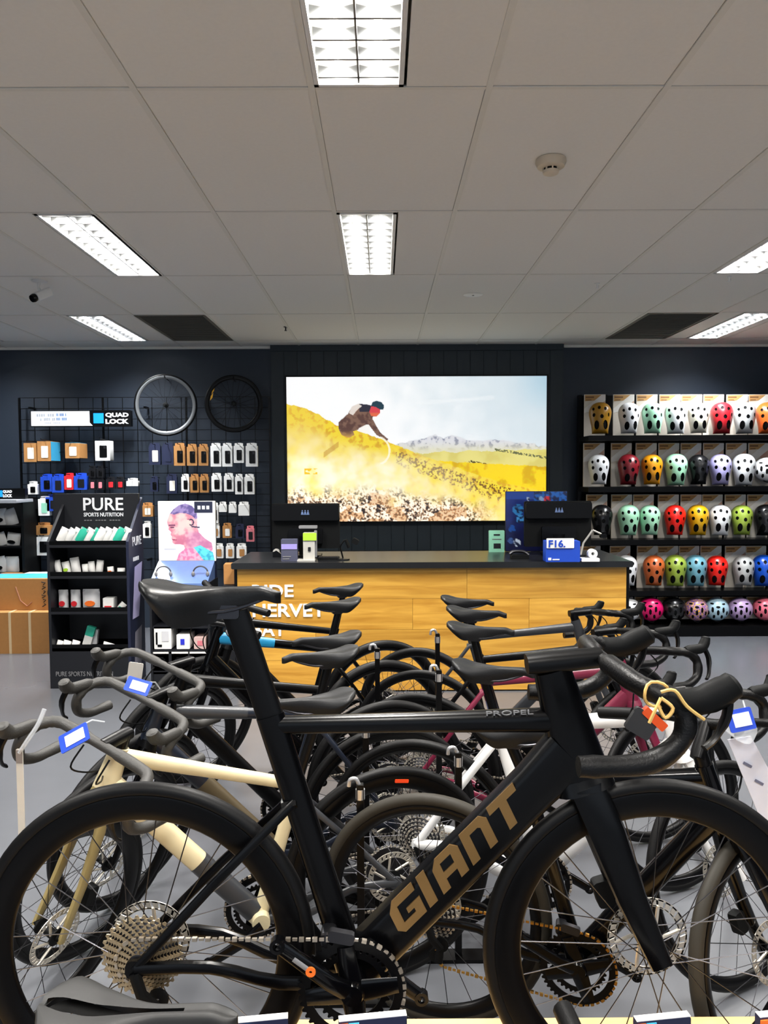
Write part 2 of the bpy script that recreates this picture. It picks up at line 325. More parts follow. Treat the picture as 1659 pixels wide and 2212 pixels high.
def picture(u, v):
    n1 = nz(u*1.77, v, 9); n2 = nz(u*1.77, v, 30); n3 = nz(u*1.77, v, 75, 2)
    c = mixc((252, 252, 252), (214, 226, 232), ss(.3, 1.1, u+.2*(1-v)-.3*v+.15*n1))
    c = mixc(c, (160, 196, 216), ss(.82, 1.05, u)*ss(.35, 0, v)*.8)
    if abs(v-.14-.12*(.85-u)) < .01+.008*n1 and .5 < u < .8: c = mixc(c, (246, 248, 248), .4)
    mt = poly(MTN, u)+.015*n2
    if u > .42 and v > mt:
        c = mixc((222, 222, 226), (150, 152, 166), ss(-.1, .5, n2+.4*n3)); c = mixc(c, (226, 222, 190), ss(.44, .53, v))
    if u > .45 and v > .515+.02*n1-.02*(u-.7): c = mixc((228, 216, 120), (206, 192, 92), ss(-.3, .4, n1)); c = mixc(c, (236, 224, 150), .3)
    if u > .8 and abs(v-.51-.3*(u-.82)) < .009 and n3 > -.1: c = (104, 108, 70)
    if .7 < u < .9 and abs(v-.585-.35*(u-.7)) < .009 and n3 > -.2: c = (70, 64, 24)
    if u > .55 and v > .585+.1*(u-.6)+.006*n2: c = mixc((246, 212, 20), (212, 170, 8), ss(-.3, .5, n1+.5*n2))
    h = poly(HILL, u)+.008*n2
    if v > h:
        c = mixc((242, 212, 50), (212, 166, 36), ss(-.2, .5, n2+.3*n1))
        if .42 < u < .9 and h+.03 < v < h+.13 and n3+.4*n2 > .12: c = (112, 78, 22)
        d = ss(.05, .2, v-h)*ss(.05, .5, v)
        c = mixc(c, (252, 236, 170), min(1, d*(.75+.4*n1)))
        c = mixc(c, (255, 250, 226), ss(.45, .62, v-.1*abs(u-.3))*ss(.9, .3, u)*(.6+.5*n1))
        if u < .15: c = mixc(c, (240, 206, 90), .4*ss(.6, .3, v))
        g = ss(.73, .88, v-.16*(u-.3)*(u > .3)+.04*n1)
        if g > 0 and u < .82:
            k = n3*.9+n2*.6
            r_ = mixc(mixc((46, 38, 38), (160, 126, 98), ss(-.42, -.2, k)), mixc((214, 186, 152), (254, 244, 226), ss(-.02, .12, k)), ss(-.2, .02, k))
            if nz(u*1.77+5, v, 12) > .12 and v > .8: r_ = mixc(r_, (214, 150, 90), .5)
            if abs(u-.355) < .013 and abs(v-.75) < .03: r_ = (240, 200, 20)
            c = mixc(c, r_, g*ss(.84, .66, u))
        if abs(u-.09) < .025 and abs(v-.65) < .02 and n2 > -.1: c = (244, 190, 30)
    if inpoly(u, v, BODY):
        c = mixc((124, 92, 76), (88, 58, 50), ss(-.3, .3, n2)); c = mixc(c, (206, 160, 80), ss(.36, .43, v)*(u < .3))
        if .28 < u and v < .24: c = (38, 36, 52)
    if inpoly(u, v, SLEEVE): c = (228, 216, 206)
    if .275 < u < .32 and .33 < v < .39 and inpoly(u, v, [(.27, .36), (.31, .325), (.325, .345), (.32, .39), (.29, .385)]): c = (248, 244, 238)
    if inpoly(u, v, FACE): c = (214, 66, 76) if v < .25 else (224, 104, 70)
    if inpoly(u, v, HELM): c = (16, 54, 70)
    e = ((u-.34)/.055)**2+((v-.51)/.1)**2
    if abs(e-1) < .13 and u > .36 and v < .6: c = mixc(c, (255, 252, 236), .8)
    if .14 < u < .2 and abs(v-.5-(.17-u)*1.3) < .02: c = mixc(c, (196, 150, 60), .6)
    return c
def flat_picture(name, fn, x0, x1, z0, z1, y, nu, nv, strength, parent, lit=True):
    v = []; cs = []
    for j in range(nv+1):
        for i in range(nu+1):
            a, b = i/nu, j/nv; v.append((x0+(x1-x0)*a, y, z1+(z0-z1)*b)); cs += list(lin(fn(a, b)))+[1.0]
    f = [(j*(nu+1)+i, (j+1)*(nu+1)+i, (j+1)*(nu+1)+i+1, j*(nu+1)+i+1) for j in range(nv) for i in range(nu)]
    me = bpy.data.meshes.new(name); me.from_pydata(v, [], f)
    at_ = me.color_attributes.new('print', 'FLOAT_COLOR', 'POINT'); at_.data.foreach_set('color', cs)
    m = bpy.data.materials.new(name+'_print'); m.use_nodes = True; nt = m.node_tree; b = nt.nodes['Principled BSDF']
    a = nt.nodes.new('ShaderNodeVertexColor'); a.layer_name = 'print'; nt.links.new(a.outputs[0], b.inputs['Base Color'])
    b.inputs['Roughness'].default_value = .3
    if lit:
        nt.links.new(a.outputs[0], b.inputs['Emission Color']); b.inputs['Emission Strength'].default_value = strength
    me.materials.append(m)
    o = bpy.data.objects.new(name, me); COL.objects.link(o); o.parent = parent; return o
a = at(622, 1127, PANY-.05); b = at(1181, 812, PANY-.05)
t = thing('lightbox', 'large bright lightbox picture of a mountain biker on a golden hillside', 'lightbox', ((a.x+b.x)/2, PANY-.05, a.z))
W_, H_ = b.x-a.x, b.z-a.z
fm = MB()
for s_ in (-1, 1): fm.box((s_*(W_/2+.008), .02, H_/2), (.016, .06, H_+.032)); fm.box((0, .02, H_/2+s_*(H_/2+.008)), (W_, .06, .016))
fm.box((0, .045, H_/2), (W_, .006, H_)); fm.build('frame', black, t)
flat_picture('picture_panel', picture, -W_/2, W_/2, 0, H_, 0, 480, 272, .56, t)
tag(MB().box(((px0+px1)/2, PANY-.03, at(900, 1192, PANY).z), (px1-px0, .06, .03)).build('trim_3', black), 'black ledge rail low on the wall panelling', kind='structure')
# ---------------------------------------------------------------- helmet wall
HY = 7.30
def helmet_mesh(rnd):
    nt_, na = 104, 92; v = []; f = []
    Wd, L_, D = (.106, .15, .125) if not rnd else (.118, .118, .125)
    if rnd: holes = [(0, .35, .16, .1), (-.42, .1, .1, .24), (.42, .1, .1, .24), (0, -.12, .11, .24), (-.3, -.5, .1, .18), (.3, -.5, .1, .18), (-.72, -.2, .08, .2), (.72, -.2, .08, .2), (-.45, .58, .14, .07), (.45, .58, .14, .07)]
    else: holes = [(-.06, .58, .13, .11), (.46, .52, .12, .11), (-.56, .50, .10, .10), (-.50, .12, .12, .12), (.18, .02, .15, .13), (.74, .14, .06, .12), (-.26, -.50, .21, .27), (.48, -.48, .18, .28)]
    def hw(t):
        if rnd: return math.sqrt(max(0, 1-t*t))
        return (1-max(0, t)**3.2)**.5*(1-.30*ss(.5, -1.0, t)) if t < 1 else 0
    for i in range(nt_+1):
        t_ = -1+2*i/nt_
        if rnd: t_ = math.sin(t_*PI/2)
        wv = hw(t_); 
        dv = D*(math.sqrt(max(0, 1-t_*t_)) if rnd else (1-abs(t_)**2.6)**.6*.9+.1*(t_ < .9))
        for j in range(na+1):
            a = PI*j/na; v.append((-Wd*wv*math.cos(a), -dv*math.sin(a), L_*t_))
    for i in range(nt_):
        for j in range(na):
            t_ = -1+2*(i+.5)/nt_
            if rnd: t_ = math.sin(t_*PI/2)
            a = PI*(j+.5)/na; x = -math.cos(a)*hw(t_)
            sh = .12*t_
            if any(((x-hx)/rx)**2+((t_-hz)/rz)**2 < 1 for hx, hz, rx, rz in holes): continue
            k = i*(na+1)+j; f.append((k, k+1, k+na+2, k+na+1))
    m = MB(); m.add(v, f); sh = m.mesh('shell', 60)
    m = MB(); m.add([(a*.93, b*.92, c*.95) for a, b, c in v], [(i*(na+1)+j, i*(na+1)+j+1, (i+1)*(na+1)+j+1, (i+1)*(na+1)+j) for i in range(nt_) for j in range(na)])
    return sh, m.mesh('liner', 60)
HM = [helmet_mesh(False), helmet_mesh(True)]
cardm = MB(); CW, CH = .205, .42
cardm.box((0, 0, CH/2), (CW, .012, CH), mi=0)
zz = lambda q: [(x*CW-CW/2, z*CH) for x, z in q]
cardm.prism(zz([(.03, .985), (.97, .985), (.62, .86), (.03, .84)]), -.0075, -.0055, mi=1)
cardm.prism(zz([(.0, .66), (.0, .56), (.97, .97), (1.0, .90), (.55, .62), (.2, .52), (.0, .50), (.0, .66), (.82, .992), (.96, .992)][:2]+[(.35, .60), (1.0, .86), (1.0, .99), (.82, .99)]), -.0085, -.006, mi=2)
cardm.prism(zz([(.55, .68), (.98, .84), (.98, .70), (.7, .62)]), -.0078, -.006, mi=3)
cardm.prism(zz([(.06, .95), (.46, .95), (.46, .915), (.06, .915)]), -.0082, -.006, mi=4)
cardm.prism(zz([(.08, .88), (.34, .88), (.34, .86), (.08, .86)]), -.0082, -.006, mi=4)
cardm = cardm.mesh('backing_card')
strapm = MB().sweep(smooth([(-.05, -.02, -.10), (-.02, -.05, -.16), (.03, -.03, -.17), (.055, -.02, -.10)]), .006, 6).mesh('chin_strap')
HC = dict(mustard=(156, 112, 22), white=(222, 224, 226), mint=(160, 214, 180), cream=(216, 212, 194), red=(176, 26, 36), grey=(176, 178, 178), orange=(214, 92, 34), crimson=(116, 22, 32), amber=(206, 136, 16), black=(20, 20, 22), lilac=(172, 166, 216),
          scarlet=(226, 30, 20), yellow=(206, 156, 14), olive=(142, 164, 62), teal=(104, 158, 176), blue=(14, 74, 180), magenta=(206, 20, 98), purple=(130, 92, 158), ice=(160, 190, 206), pink=(226, 110, 130), copper=(186, 92, 44), orchid=(176, 150, 192))
HROWS = [
 (945, 850, 903, [(1295, 'mustard'), (1359, 'white'), (1410, 'mint'), (1460, 'white'), (1508, 'cream'), (1557, 'red'), (1607, 'grey'), (1655, 'orange'), (1704, 'white')]),
 (1055, 955, 1014, [(1293, 'white'), (1355, 'crimson'), (1408, 'amber'), (1458, 'mint'), (1507, 'black'), (1556, 'lilac'), (1606, 'white'), (1655, 'white*'), (1704, 'black')]),
 (1168, 1066, 1123, [(1300, 'black'), (1355, 'mint'), (1403, 'mint'), (1457, 'scarlet'), (1506, 'yellow'), (1554, 'white'), (1603, 'olive'), (1652, 'black'), (1702, 'ice')]),
 (1277, 1177, 1232, [(1285, 'white'), (1352, 'white'), (1411, 'copper'), (1456, 'olive'), (1503, 'teal'), (1549, 'scarlet'), (1604, 'grey'), (1649, 'blue'), (1700, 'mint')]),
 (1366, 1287, 1330, [(1357, 'white*'), (1405, 'magenta*'), (1455, 'black*'), (1503, 'purple*'), (1547, 'ice*'), (1596, 'orchid*'), (1650, 'pink*'), (1700, 'blue*')])]
rk = thing('helmet_rack', 'black wall rack with five ledges carrying bike helmets', 'display rack', (at(1500, 1300, HY).x, HY, 0))
rx0, rx1 = at(1266, 1000, HY).x-rk.location.x, at(1735, 1000, HY).x-rk.location.x
zt = at(1500, 846, HY).z
MB().box(((rx0+rx1)/2, .34, zt/2), (rx1-rx0, .03, zt)).build('back_panel', matte, rk)
for zpx in (945, 1055, 1168, 1277, 1366):
    z = at(1500, zpx, HY).z if zpx != 1366 else .055
    MB().bbox(((rx0+rx1)/2, .12, z-.006), (rx1-rx0, .42, .05 if zpx != 1366 else .1), .008).build('ledge', black, rk)
for ux in (1268, 1324, 1433, 1545, 1633, 1733):
    MB().box((at(ux, 1000, HY).x-rk.location.x, .29, zt/2), (.03, .07, zt)).build('upright', black, rk)
rowword = ['top', 'second', 'third', 'fourth', 'bottom']; ordw = ['first', 'second', 'third', 'fourth', 'fifth', 'sixth', 'seventh', 'eighth', 'ninth']
for r, (zl, zc, zh, items) in enumerate(HROWS):
    for k, (px, cn) in enumerate(items):
        rnd = cn.endswith('*'); cn = cn.rstrip('*'); m = pm('helmet_'+cn, HC[cn], .32 if cn not in ('black',) else .25, var=.03)
        if cn == 'purple':
            nt = m.node_tree; cr = nt.nodes.new('ShaderNodeTexVoronoi'); cr.inputs['Scale'].default_value = 30; mx = [n for n in nt.nodes if n.type == 'MIX'][0]
            rp = nt.nodes.new('ShaderNodeMath'); rp.operation = 'GREATER_THAN'; rp.inputs[1].default_value = .35
            sp_ = nt.nodes.new('ShaderNodeSeparateColor'); nt.links.new(cr.outputs['Color'], sp_.inputs[0]); nt.links.new(sp_.outputs[0], rp.inputs[0])
            nt.links.new(rp.outputs[0], mx.inputs[0]); mx.inputs[6].default_value = lin((226, 176, 40))+(1,); mx.inputs[7].default_value = lin((124, 84, 168))+(1,)
        c = at(px, zh, HY)
        lab = '%s %s helmet, %s from the left in the %s row of the rack' % (cn.replace('ice', 'ice blue').replace('purple', 'purple and yellow'), "child's" if rnd and r == 4 else 'bike', ordw[k], rowword[r])
        zl_ = at(1500, zl, HY).z if r < 4 else .115
        h = thing('helmet', lab, 'helmet', (c.x, HY, zl_+.02), random.uniform(-.05, .05), 'helmets on the wall rack')
        s_ = random.uniform(.96, 1.03)
        Mh = T(random.uniform(-.004, .012), 0, c.z-zl_-.02) @ RZ(random.uniform(-.05, .08)-.8*math.atan(c.x/HY)) @ RX(random.uniform(-.08, .06)) @ Matrix.Scale(s_, 4)
        hz = c.z-zl_-.02; low = .118 if rnd else .15
        Mh = T(0, 0, max(0, low*s_+.004-hz)) @ Mh
        inst('shell', HM[rnd][0], m, h, M=Mh); inst('liner', HM[rnd][1], matte, h, M=Mh)
        inst('chin_strap', strapm, black, h, M=Mh @ T(0, 0, .05))
        ctop = at(px, zc+2, HY+.11).z-zl_-.02
        inst('backing_card', cardm, [pm('helmet_card', (220, 210, 196), .6), pm('tan_print', (190, 146, 88), .7), pm('pale_print', (236, 232, 226), .6), pm('peach_print', (206, 164, 144), .7), pm('brown_print', (122, 84, 50), .7)], h, M=T(-.022, .11, 0) @ Matrix.Diagonal((1, 1, ctop/.42, 1)))
# ---------------------------------------------------------------- grid wall with hanging packs
GYW = WALLY-.12
a = at(52, 1232, GYW); b = at(582, 857, GYW)
gw = thing('grid_wall', 'black wire grid panel on the navy wall, hung with accessories', 'grid panel', (a.x, GYW, a.z)); GW, GH = b.x-a.x, b.z-a.z
m = MB()
for k in range(17): m.box((GW/2, 0, GH*k/16), (GW, .006, .006))
m2 = MB()
for k in range(18): m2.box((GW*k/17, .006, GH/2), (.006, .006, GH))
m3 = MB()
for k in (0, 5.67, 11.33, 17): m3.box((GW*k/17, .004, GH/2), (.018, .018, GH))
for x in (.1, GW/2, GW-.1):
    for z in (.1, GH-.1): m3.box((x, .06, z), (.02, .12, .02))
m.build('horizontal_wire', black, gw)['kind'] = 'stuff'; m2.build('upright_wire', black, gw)['kind'] = 'stuff'; m3.build('post', black, gw)
pegm = MB().sweep([(0, 0, 0), (0, -.26, .004), (0, -.27, .016)], .0035, 6, (1, 0, 0)).mesh('peg_hook')
def pack(x0, y0, x1, y1, body, win=None, cat='package', label='', depth=.05, Y=None, tab=True, side=None, nm='case_pack', peg=True, grp=None, top=None):
    Y = Y or GYW-.20
    A = at(x0, y1, Y); B = at(x1, y0, Y); w_, h_ = B.x-A.x, B.z-A.z
    t = thing(nm, label, cat, ((A.x+B.x)/2, Y, A.z), 0, grp)
    MB().bbox((0, depth/2, h_/2), (w_, depth, h_), .004).build('carton', body, t)
    if tab and not isinstance(tab, str): MB().prism([(-w_*.42, h_-.002), (w_*.42, h_-.002), (w_*.42, h_+.026), (w_*.16, h_+.03), (-w_*.1, h_+.03), (-w_*.42, h_+.026)], depth*.5, depth*.5+.003).build('hang_tab', body, t)
    if win: MB().bbox((w_*.05, -.001, h_*.46), (w_*.50, .006, h_*.6), .006).build('case_window', win, t)
    if win and win is black: MB().bbox((w_*.16, -.005, h_*.66), (w_*.16, .004, h_*.12), .004).build('camera_cutout', dsteel, t)
    if side: MB().box((w_/2+.001, depth/2, h_/2), (.003, depth*.96, h_*.96)).build('side_print', side, t)
    if top: MB().box((0, depth/2, h_+.001), (w_*.96, depth*.96, .003)).build('top_print', top, t)
    if peg: inst('peg_hook', pegm, black, gw, (t.location.x-gw.location.x, 0, A.z+h_+.012-gw.location.z))
    return t
GP = 'phone case packs on the grid wall'
rowA = [(322, 346, 963, 1004, navy, offw), (350, 374, 963, 1004, navy, navy), (376, 399, 963, 1006, kraft, black), (404, 425, 965, 1006, kraft, black), (429, 449, 965, 1006, kraft, black), (455, 477, 963, 1008, white, black), (480, 501, 963, 1008, white, black), (505, 526, 963, 1000, white, black), (531, 556, 963, 1008, white, black)]
rowB = [(325, 341, 1035, 1062, navy, black), (360, 382, 1030, 1066, navy, offw), (392, 408, 1030, 1062, white, black), (411, 429, 1030, 1064, kraft, black), (432, 450, 1030, 1064, kraft, black), (457, 478, 1028, 1062, white, black), (484, 504, 1028, 1062, white, black), (508, 524, 1030, 1068, white, black), (528, 549, 1030, 1068, white, black)]
rowC = [(457, 471, 1092, 1130, white, black), (473, 489, 1090, 1106, white, None), (494, 510, 1090, 1108, white, None), (515, 538, 1090, 1114, white, None)]
rowD = [(457, 474, 1136, 1162, white, kraft), (481, 500, 1136, 1162, kraft, white), (509, 527, 1138, 1163, navy, black), (532, 549, 1142, 1170, pinkc, dsteel)]
rowE = [(463, 482, 1180, 1206, white, kraft), (488, 505, 1180, 1206, white, kraft), (511, 532, 1180, 1206, white, kraft)]
cnm = {navy: 'navy', kraft: 'kraft', white: 'white', pinkc: 'red and grey'}
for rw, rn in ((rowA, 'top'), (rowB, 'second'), (rowC, 'third'), (rowD, 'fourth'), (rowE, 'lowest')):
    for k, (x0, x1, y0, y1, c, wn) in enumerate(rw):
        pack(x0, y0, x1, y1, c, wn, 'package', '%s hanging pack, %s from the left in the %s row of phone packs' % (cnm[c], ordw[k], rn), .035, None, True, None, 'case_pack', True, GP)
G2 = 'accessory packs on the left of the grid wall'
for x0, y0, x1, y1, c, wn, d, sd, tp, lab in [
    (52, 957, 78, 998, kraft, offw, .1, None, None, 'small kraft carton with a picture, left end of the grid wall'),
    (81, 953, 109, 996, kraft, offw, .22, sky, None, 'kraft carton with a bright blue side on the grid wall'),
    (141, 957, 171, 990, kraft, offw, .2, kraft, sky, 'kraft carton with a blue top on the grid wall'),
    (206, 952, 237, 995, white, black, .1, None, None, 'white carton with a black figure on the grid wall'),
    (60, 1046, 80, 1068, white, black, .05, None, None, 'small white pack left of the blue packs'),
    (88, 1030, 112, 1062, blue, black, .06, None, None, 'blue blister pack left of the red one, first'), (112, 1030, 137, 1064, blue, dsteel, .06, None, None, 'blue blister pack touching the red one'),
    (139, 1028, 158, 1058, red, offw, .06, None, None, 'red blister pack between blue ones'), (160, 1028, 187, 1058, blue, dsteel, .06, None, None, 'blue blister pack right of the red one'),
    (192, 1012, 206, 1032, dsteel, black, .04, None, None, 'dark small pack, upper left of a group of four'), (209, 1012, 223, 1032, dsteel, black, .04, None, None, 'dark small pack, upper right of a group of four'),
    (192, 1036, 206, 1058, dsteel, pinkc, .04, None, None, 'dark small pack, lower left of four'), (209, 1036, 223, 1058, dsteel, pinkc, .04, None, None, 'dark small pack, lower right of a group of four'),
    (229, 1036, 248, 1056, dsteel, red, .04, None, None, 'dark pack with a red band, left one of the pair'), (250, 1036, 268, 1056, dsteel, red, .04, None, None, 'dark pack with a red band, right one of the pair'),
    (273, 1039, 298, 1050, white, None, .05, None, None, 'flat white pack at the right end of the blue row'),
    (58, 1080, 78, 1100, dsteel, red, .05, None, None, 'dark red small pack under the white one at left'), (83, 1078, 106, 1114, white, mint, .06, None, None, 'white and green pack beside the header of the black stand'),
    (99, 1074, 133, 1104, blue, dsteel, .07, None, None, 'blue pack beside the header of the black stand'),
    (78, 1135, 108, 1156, kraft, black, .06, None, None, 'kraft pack left of the sachet shelf'), (76, 1160, 110, 1200, white, black, .05, None, None, 'white pack with a black loop left of the black stand'),
    (306, 1092, 330, 1116, kraft, offw, .05, None, None, 'kraft pack just left of the portrait poster'), (309, 1132, 325, 1162, white, black, .05, None, None, 'white narrow pack just left of the portrait poster')]:
    pack(x0, y0, x1, y1, c, wn, 'package', lab, d, None, d < .09, sd, 'accessory_pack', True, G2, tp)
# brand sign on the grid wall
def brand_sign(name, lab, x0, y0, x1, y1, Y, split, loc_words):
    A = at(x0, y1, Y); B = at(x1, y0, Y); w_, h_ = B.x-A.x, B.z-A.z
    t = thing(name, lab, 'sign', (A.x, Y, A.z))
    MB().bbox((w_/2, .03, h_/2), (w_, .06, h_), .004).build('sign_box', black, t)
    if split > 0:
        MB().prism([(.01, .008), (w_*split+.02, .008), (w_*split-.01, h_*.25), (w_*split-.01, h_-.008), (.01, h_-.008)], -.004, .001).build('white_panel', pm('lit_white', (236, 240, 246), .4, emit=.35), t)
        for i, (u, v, ww) in enumerate(((.02, .62, .2), (.08, .36, .15), (.24, .64, .1), (.24, .38, .12), (.12, .14, .16))):
            mk = MB(); n_ = 9
            for q_ in range(n_):
                if (q_*7+i*3) % 5: mk.box((w_*(u+ww*(q_+.5)/n_)+.02, -.005, h_*(v+.09)), (w_*ww/n_*.7, .002, h_*(.17 if i < 4 else .07)))
            mk.build('print_line', pm('pale_blue_ink%d' % (1 < i < 4), (110, 140, 190) if 1 < i < 4 else (176, 180, 190), .5), t)['kind'] = 'stuff'
    bx = w_*split+w_*.03; hs = h_*.62
    MB().prism([(bx, h_*.2), (bx+hs, h_*.2), (bx+hs, h_*.2+hs), (bx, h_*.2+hs)], -.004, .001).build('blue_square', pm('logo_blue', (20, 140, 230), .4, emit=.2), t)
    tx = bx+hs+w_*.02
    for i, wd in enumerate(loc_words):
        text('lettering', wd, .1, pm('lit_letters', (240, 240, 240), .4, emit=.3), t, T(tx, -.004, h_*(.54 if i == 0 else .16)) @ FLAT, off=.004, fit=(min(w_*.3, w_-tx-.02), h_*.30))
    return t
brand_sign('brand_sign', 'long sign with a white panel, blue square and white lettering on the grid wall', 66, 886, 282, 922, GYW-.1, .6, ['QUAD', 'LOCK'])
# ================================================================ wheels (shared meshes, axle along y)
WC = {}
AX = RX(PI/2)
def wheel_meshes(r=.34, tr=.015, rd=.025, rot=.08, knob=False):
    key = (r, tr, rd, rot, knob)
    if key in WC: return WC[key]
    d = {}
    cr = r-tr
    m = MB(); m.lathe([(cr+tr*math.cos(a), tr*1.0*math.sin(a)) for a in [2*PI*i/14 for i in range(14)]], 72, AX, close=True)
    if knob:
        for k in range(60):
            for s_ in (-1, 1): m.box((r-.001, s_*tr*.45, 0), (.006, tr*.5, .014), RY(2*PI*(k+.25*s_)/60))
    d['tyre'] = m.mesh('tyre', 50)
    ro = r-2*tr+.006; ri = ro-rd; hw = tr*.86
    d['rim'] = MB().lathe([(ro, -hw), (ro-.004, -hw-.001), (ro-rd*.5, -hw*.95), (ri+.004, -hw*.55), (ri, -hw*.25), (ri, hw*.25), (ri+.004, hw*.55), (ro-rd*.5, hw*.95), (ro-.004, hw+.001), (ro, hw)], 72, AX, close=True).mesh('rim', 50)
    d['hub'] = MB().lathe([(0, -.05), (.009, -.05), (.009, -.038), (.024, -.036), (.024, -.031), (.013, -.026), (.012, .022), (.022, .028), (.022, .033), (.009, .036), (.009, .05), (0, .05)], 20, AX).mesh('hub', 40)
    sp = MB(); one = []
    n = 24
    for k in range(n):
        side = -1 if k % 2 else 1; a0 = 2*PI*k/n; a1 = a0+(1 if (k//2) % 2 else -1)*1.15
        p0 = (.021*math.cos(a1), side*.030, .021*math.sin(a1)); p1 = (ri*math.cos(a0), 0, ri*math.sin(a0))
        q = MB().sweep([p0, p1], .0012, 4, (0, 1, 0)); one.append(q); sp.add(q.v, q.f)
    d['spokes'] = sp.mesh('spokes'); d['spoke'] = [o.mesh('spoke') for o in one]
    rt = MB(); 
    if rot:
        N = 30
        for k in range(N):
            a = 2*PI*k/N; q = [(rot*math.cos(a+o), rr) for o, rr in ()]
            P = []
            for rr, o in ((rot, 0), (rot, .14), (rot-.016, .14-.09), (rot-.016, -.09)): P.append((rr*math.cos(a+o), rr*math.sin(a+o)))
            rt.prism(P, .028, .030)
        for rr in (rot, rot-.014): rt.lathe([(rr, .028), (rr-.003, .028), (rr-.003, .030), (rr, .030)], 40, AX @ T(0, 0, -.058), close=True)
        for k in range(6):
            a = 2*PI*k/6; rt.sweep([(.022*math.cos(a), .029, .022*math.sin(a)), ((rot-.014)*math.cos(a+.5), .029, (rot-.014)*math.sin(a+.5))], (.004), 6, (0, 1, 0))
        d['rotor'] = rt.mesh('disc_rotor')
    d['ri'] = ri
    WC[key] = d; return d
def wheel(name, parent, M, rimm, spm, detail=False, tyrem=None, **kw):
    d = wheel_meshes(**kw); e = empty(name, parent, M=M)
    inst('tyre', d['tyre'], tyrem or rubber, e); inst('rim', d['rim'], rimm, e); inst('hub', d['hub'], matte, e)
    if detail:
        for s_ in d['spoke']: inst('spoke', s_, spm, e)
    else: tag(inst('spokes', d['spokes'], spm, e), kind='stuff')
    if 'rotor' in d: inst('disc_rotor', d['rotor'], chrome, e)
    return e
def hung_wheel(px, py, rpx, lab, mr, ms, sticker=None, rz=.12):
    c = at(px, py, WALLY-.24); r = (at(px+rpx, py, WALLY-.24)-c).x
    t = thing('hanging_wheel', lab, 'wheel', c, rz)
    d = wheel_meshes(r=round(r, 3), tr=.012, rd=.03, rot=0)
    inst('tyre', d['tyre'], black, t); inst('rim', d['rim'], mr, t); inst('hub', d['hub'], matte if not sticker else black, t)
    for s_ in d['spoke']: inst('spoke', s_, ms, t)
    MB().sweep([(0, .23, r-.04), (0, -.03, r-.04), (0, -.04, r-.02)], .005, 8, (1, 0, 0)).build('wall_hook', black, t)
    if sticker:
        for k, (dx, dz, hh) in enumerate(((-47, 14, .075), (-44, 26, .06))):
            s_ = Vector((dx/rpx*r, -.022, dz/rpx*r))
            MB().prism([(-.012, -hh/2), (.012, -hh/2+.03), (.02, hh/2), (-.004, hh/2-.03)], -.002, .002, T(s_)).build('rim_sticker', yellow, t)
hung_wheel(358, 875, 67, 'grey rimmed road wheel hung above the packs on the grid wall', pm('grey_rim', (92, 94, 96), .4, .4), dsteel)
hung_wheel(505, 872, 62, 'all black wheel with a yellow sticker hung on the dark wall', black, black, 1)
# ================================================================ display stands on the left
def local_at(t, px, py, dy=0):
    w_ = at(px, py, t.location.y+dy); return w_-t.location
# sports nutrition stand
SY = atz(200, 1487, 0).y
A = at(115, 1487, SY); B = at(279, 1487, SY)
st = thing('nutrition_stand', 'black shelf stand with large white lettering holding white and teal pouches', 'display stand', (A.x, SY, 0))
SW = B.x-A.x; SD = .34; q = lambda px, py, dy=0: local_at(st, px, py, dy)
ztop = q(200, 1066, SD).z; zb = q(200, 1400).z; navyk = pm('stand_navy_black', (9, 11, 18), .5)
MB().box((SW/2, SD/2, zb/2), (SW, SD, zb)).build('base', navyk, st)
MB().prism([(SW-.012, .0), (SW+.012, 0), (SW+.012, SD), (SW-.012, SD)], 0, 1).v
m = MB(); m.add([(SW, -.0, 0), (SW+.02, 0, 0), (SW+.02, SD, 0), (SW, SD, 0), (SW, 0, q(200, 1170).z), (SW+.02, 0, q(200, 1170).z), (SW+.02, SD, ztop-.03), (SW, SD, ztop-.03)], [(3, 2, 1, 0), (4, 5, 6, 7), (0, 1, 5, 4), (1, 2, 6, 5), (2, 3, 7, 6), (3, 0, 4, 7)])
sp_ = m.build('side_panel', pm('stand_navy_blue', (16, 22, 48), .5), st)
inst('side_panel', sp_.data, navyk, st, (-SW-.02, 0, 0))
hx0 = q(150, 1100, SD).x-.02; hx1 = q(304, 1100, SD).x
MB().box((SW/2, SD-.01, ztop/2), (SW, .02, ztop)).build('back_panel', navyk, st)
MB().bbox(((q(118, 1100, SD-.03).x+hx1)/2, SD-.04, (q(200, 1148, SD).z+ztop)/2), (hx1-q(118, 1100, SD-.03).x, .03, ztop-q(200, 1148, SD).z), .006).build('header_board', navyk, st)
lw = pm('sign_white', (226, 228, 232), .5)
g = q(180, 1103, SD-.06); g2 = q(266, 1075, SD-.06)
text('lettering', 'PURE', .2, lw, st, T(g) @ FLAT, off=.003, fit=(g2.x-g.x, g2.z-g.z))
g = q(181, 1116, SD-.06); g2 = q(266, 1107, SD-.06)
text('lettering', 'SPORTS NUTRITION', .05, lw, st, T(g) @ FLAT, off=.001, fit=(g2.x-g.x, g2.z-g.z))
g = q(181, 1124, SD-.06); mk = MB()
for k in range(14):
    if k % 5 != 3: mk.box((g.x+(g2.x-g.x)*(k+.5)/14, g.y, g.z), ((g2.x-g.x)/14*.7, .002, .008))
mk.build('print_line', grey, st)['kind'] = 'stuff'
for zp in (1176, 1243, 1320, 1400):
    z = q(200, zp).z; MB().bbox((SW/2, SD/2-.01, z-.012), (SW, SD-.02, .024), .004).build('shelf', navyk, st)
    MB().box((SW/2, .003, z+.012), (SW, .006, .03)).build('shelf_lip', black, st)
g = q(121, 1461, -.002); text('lettering', 'PURE SPORTS NUTRITION', .05, grey, st, T(g) @ FLAT, fit=(SW*.75, .035))
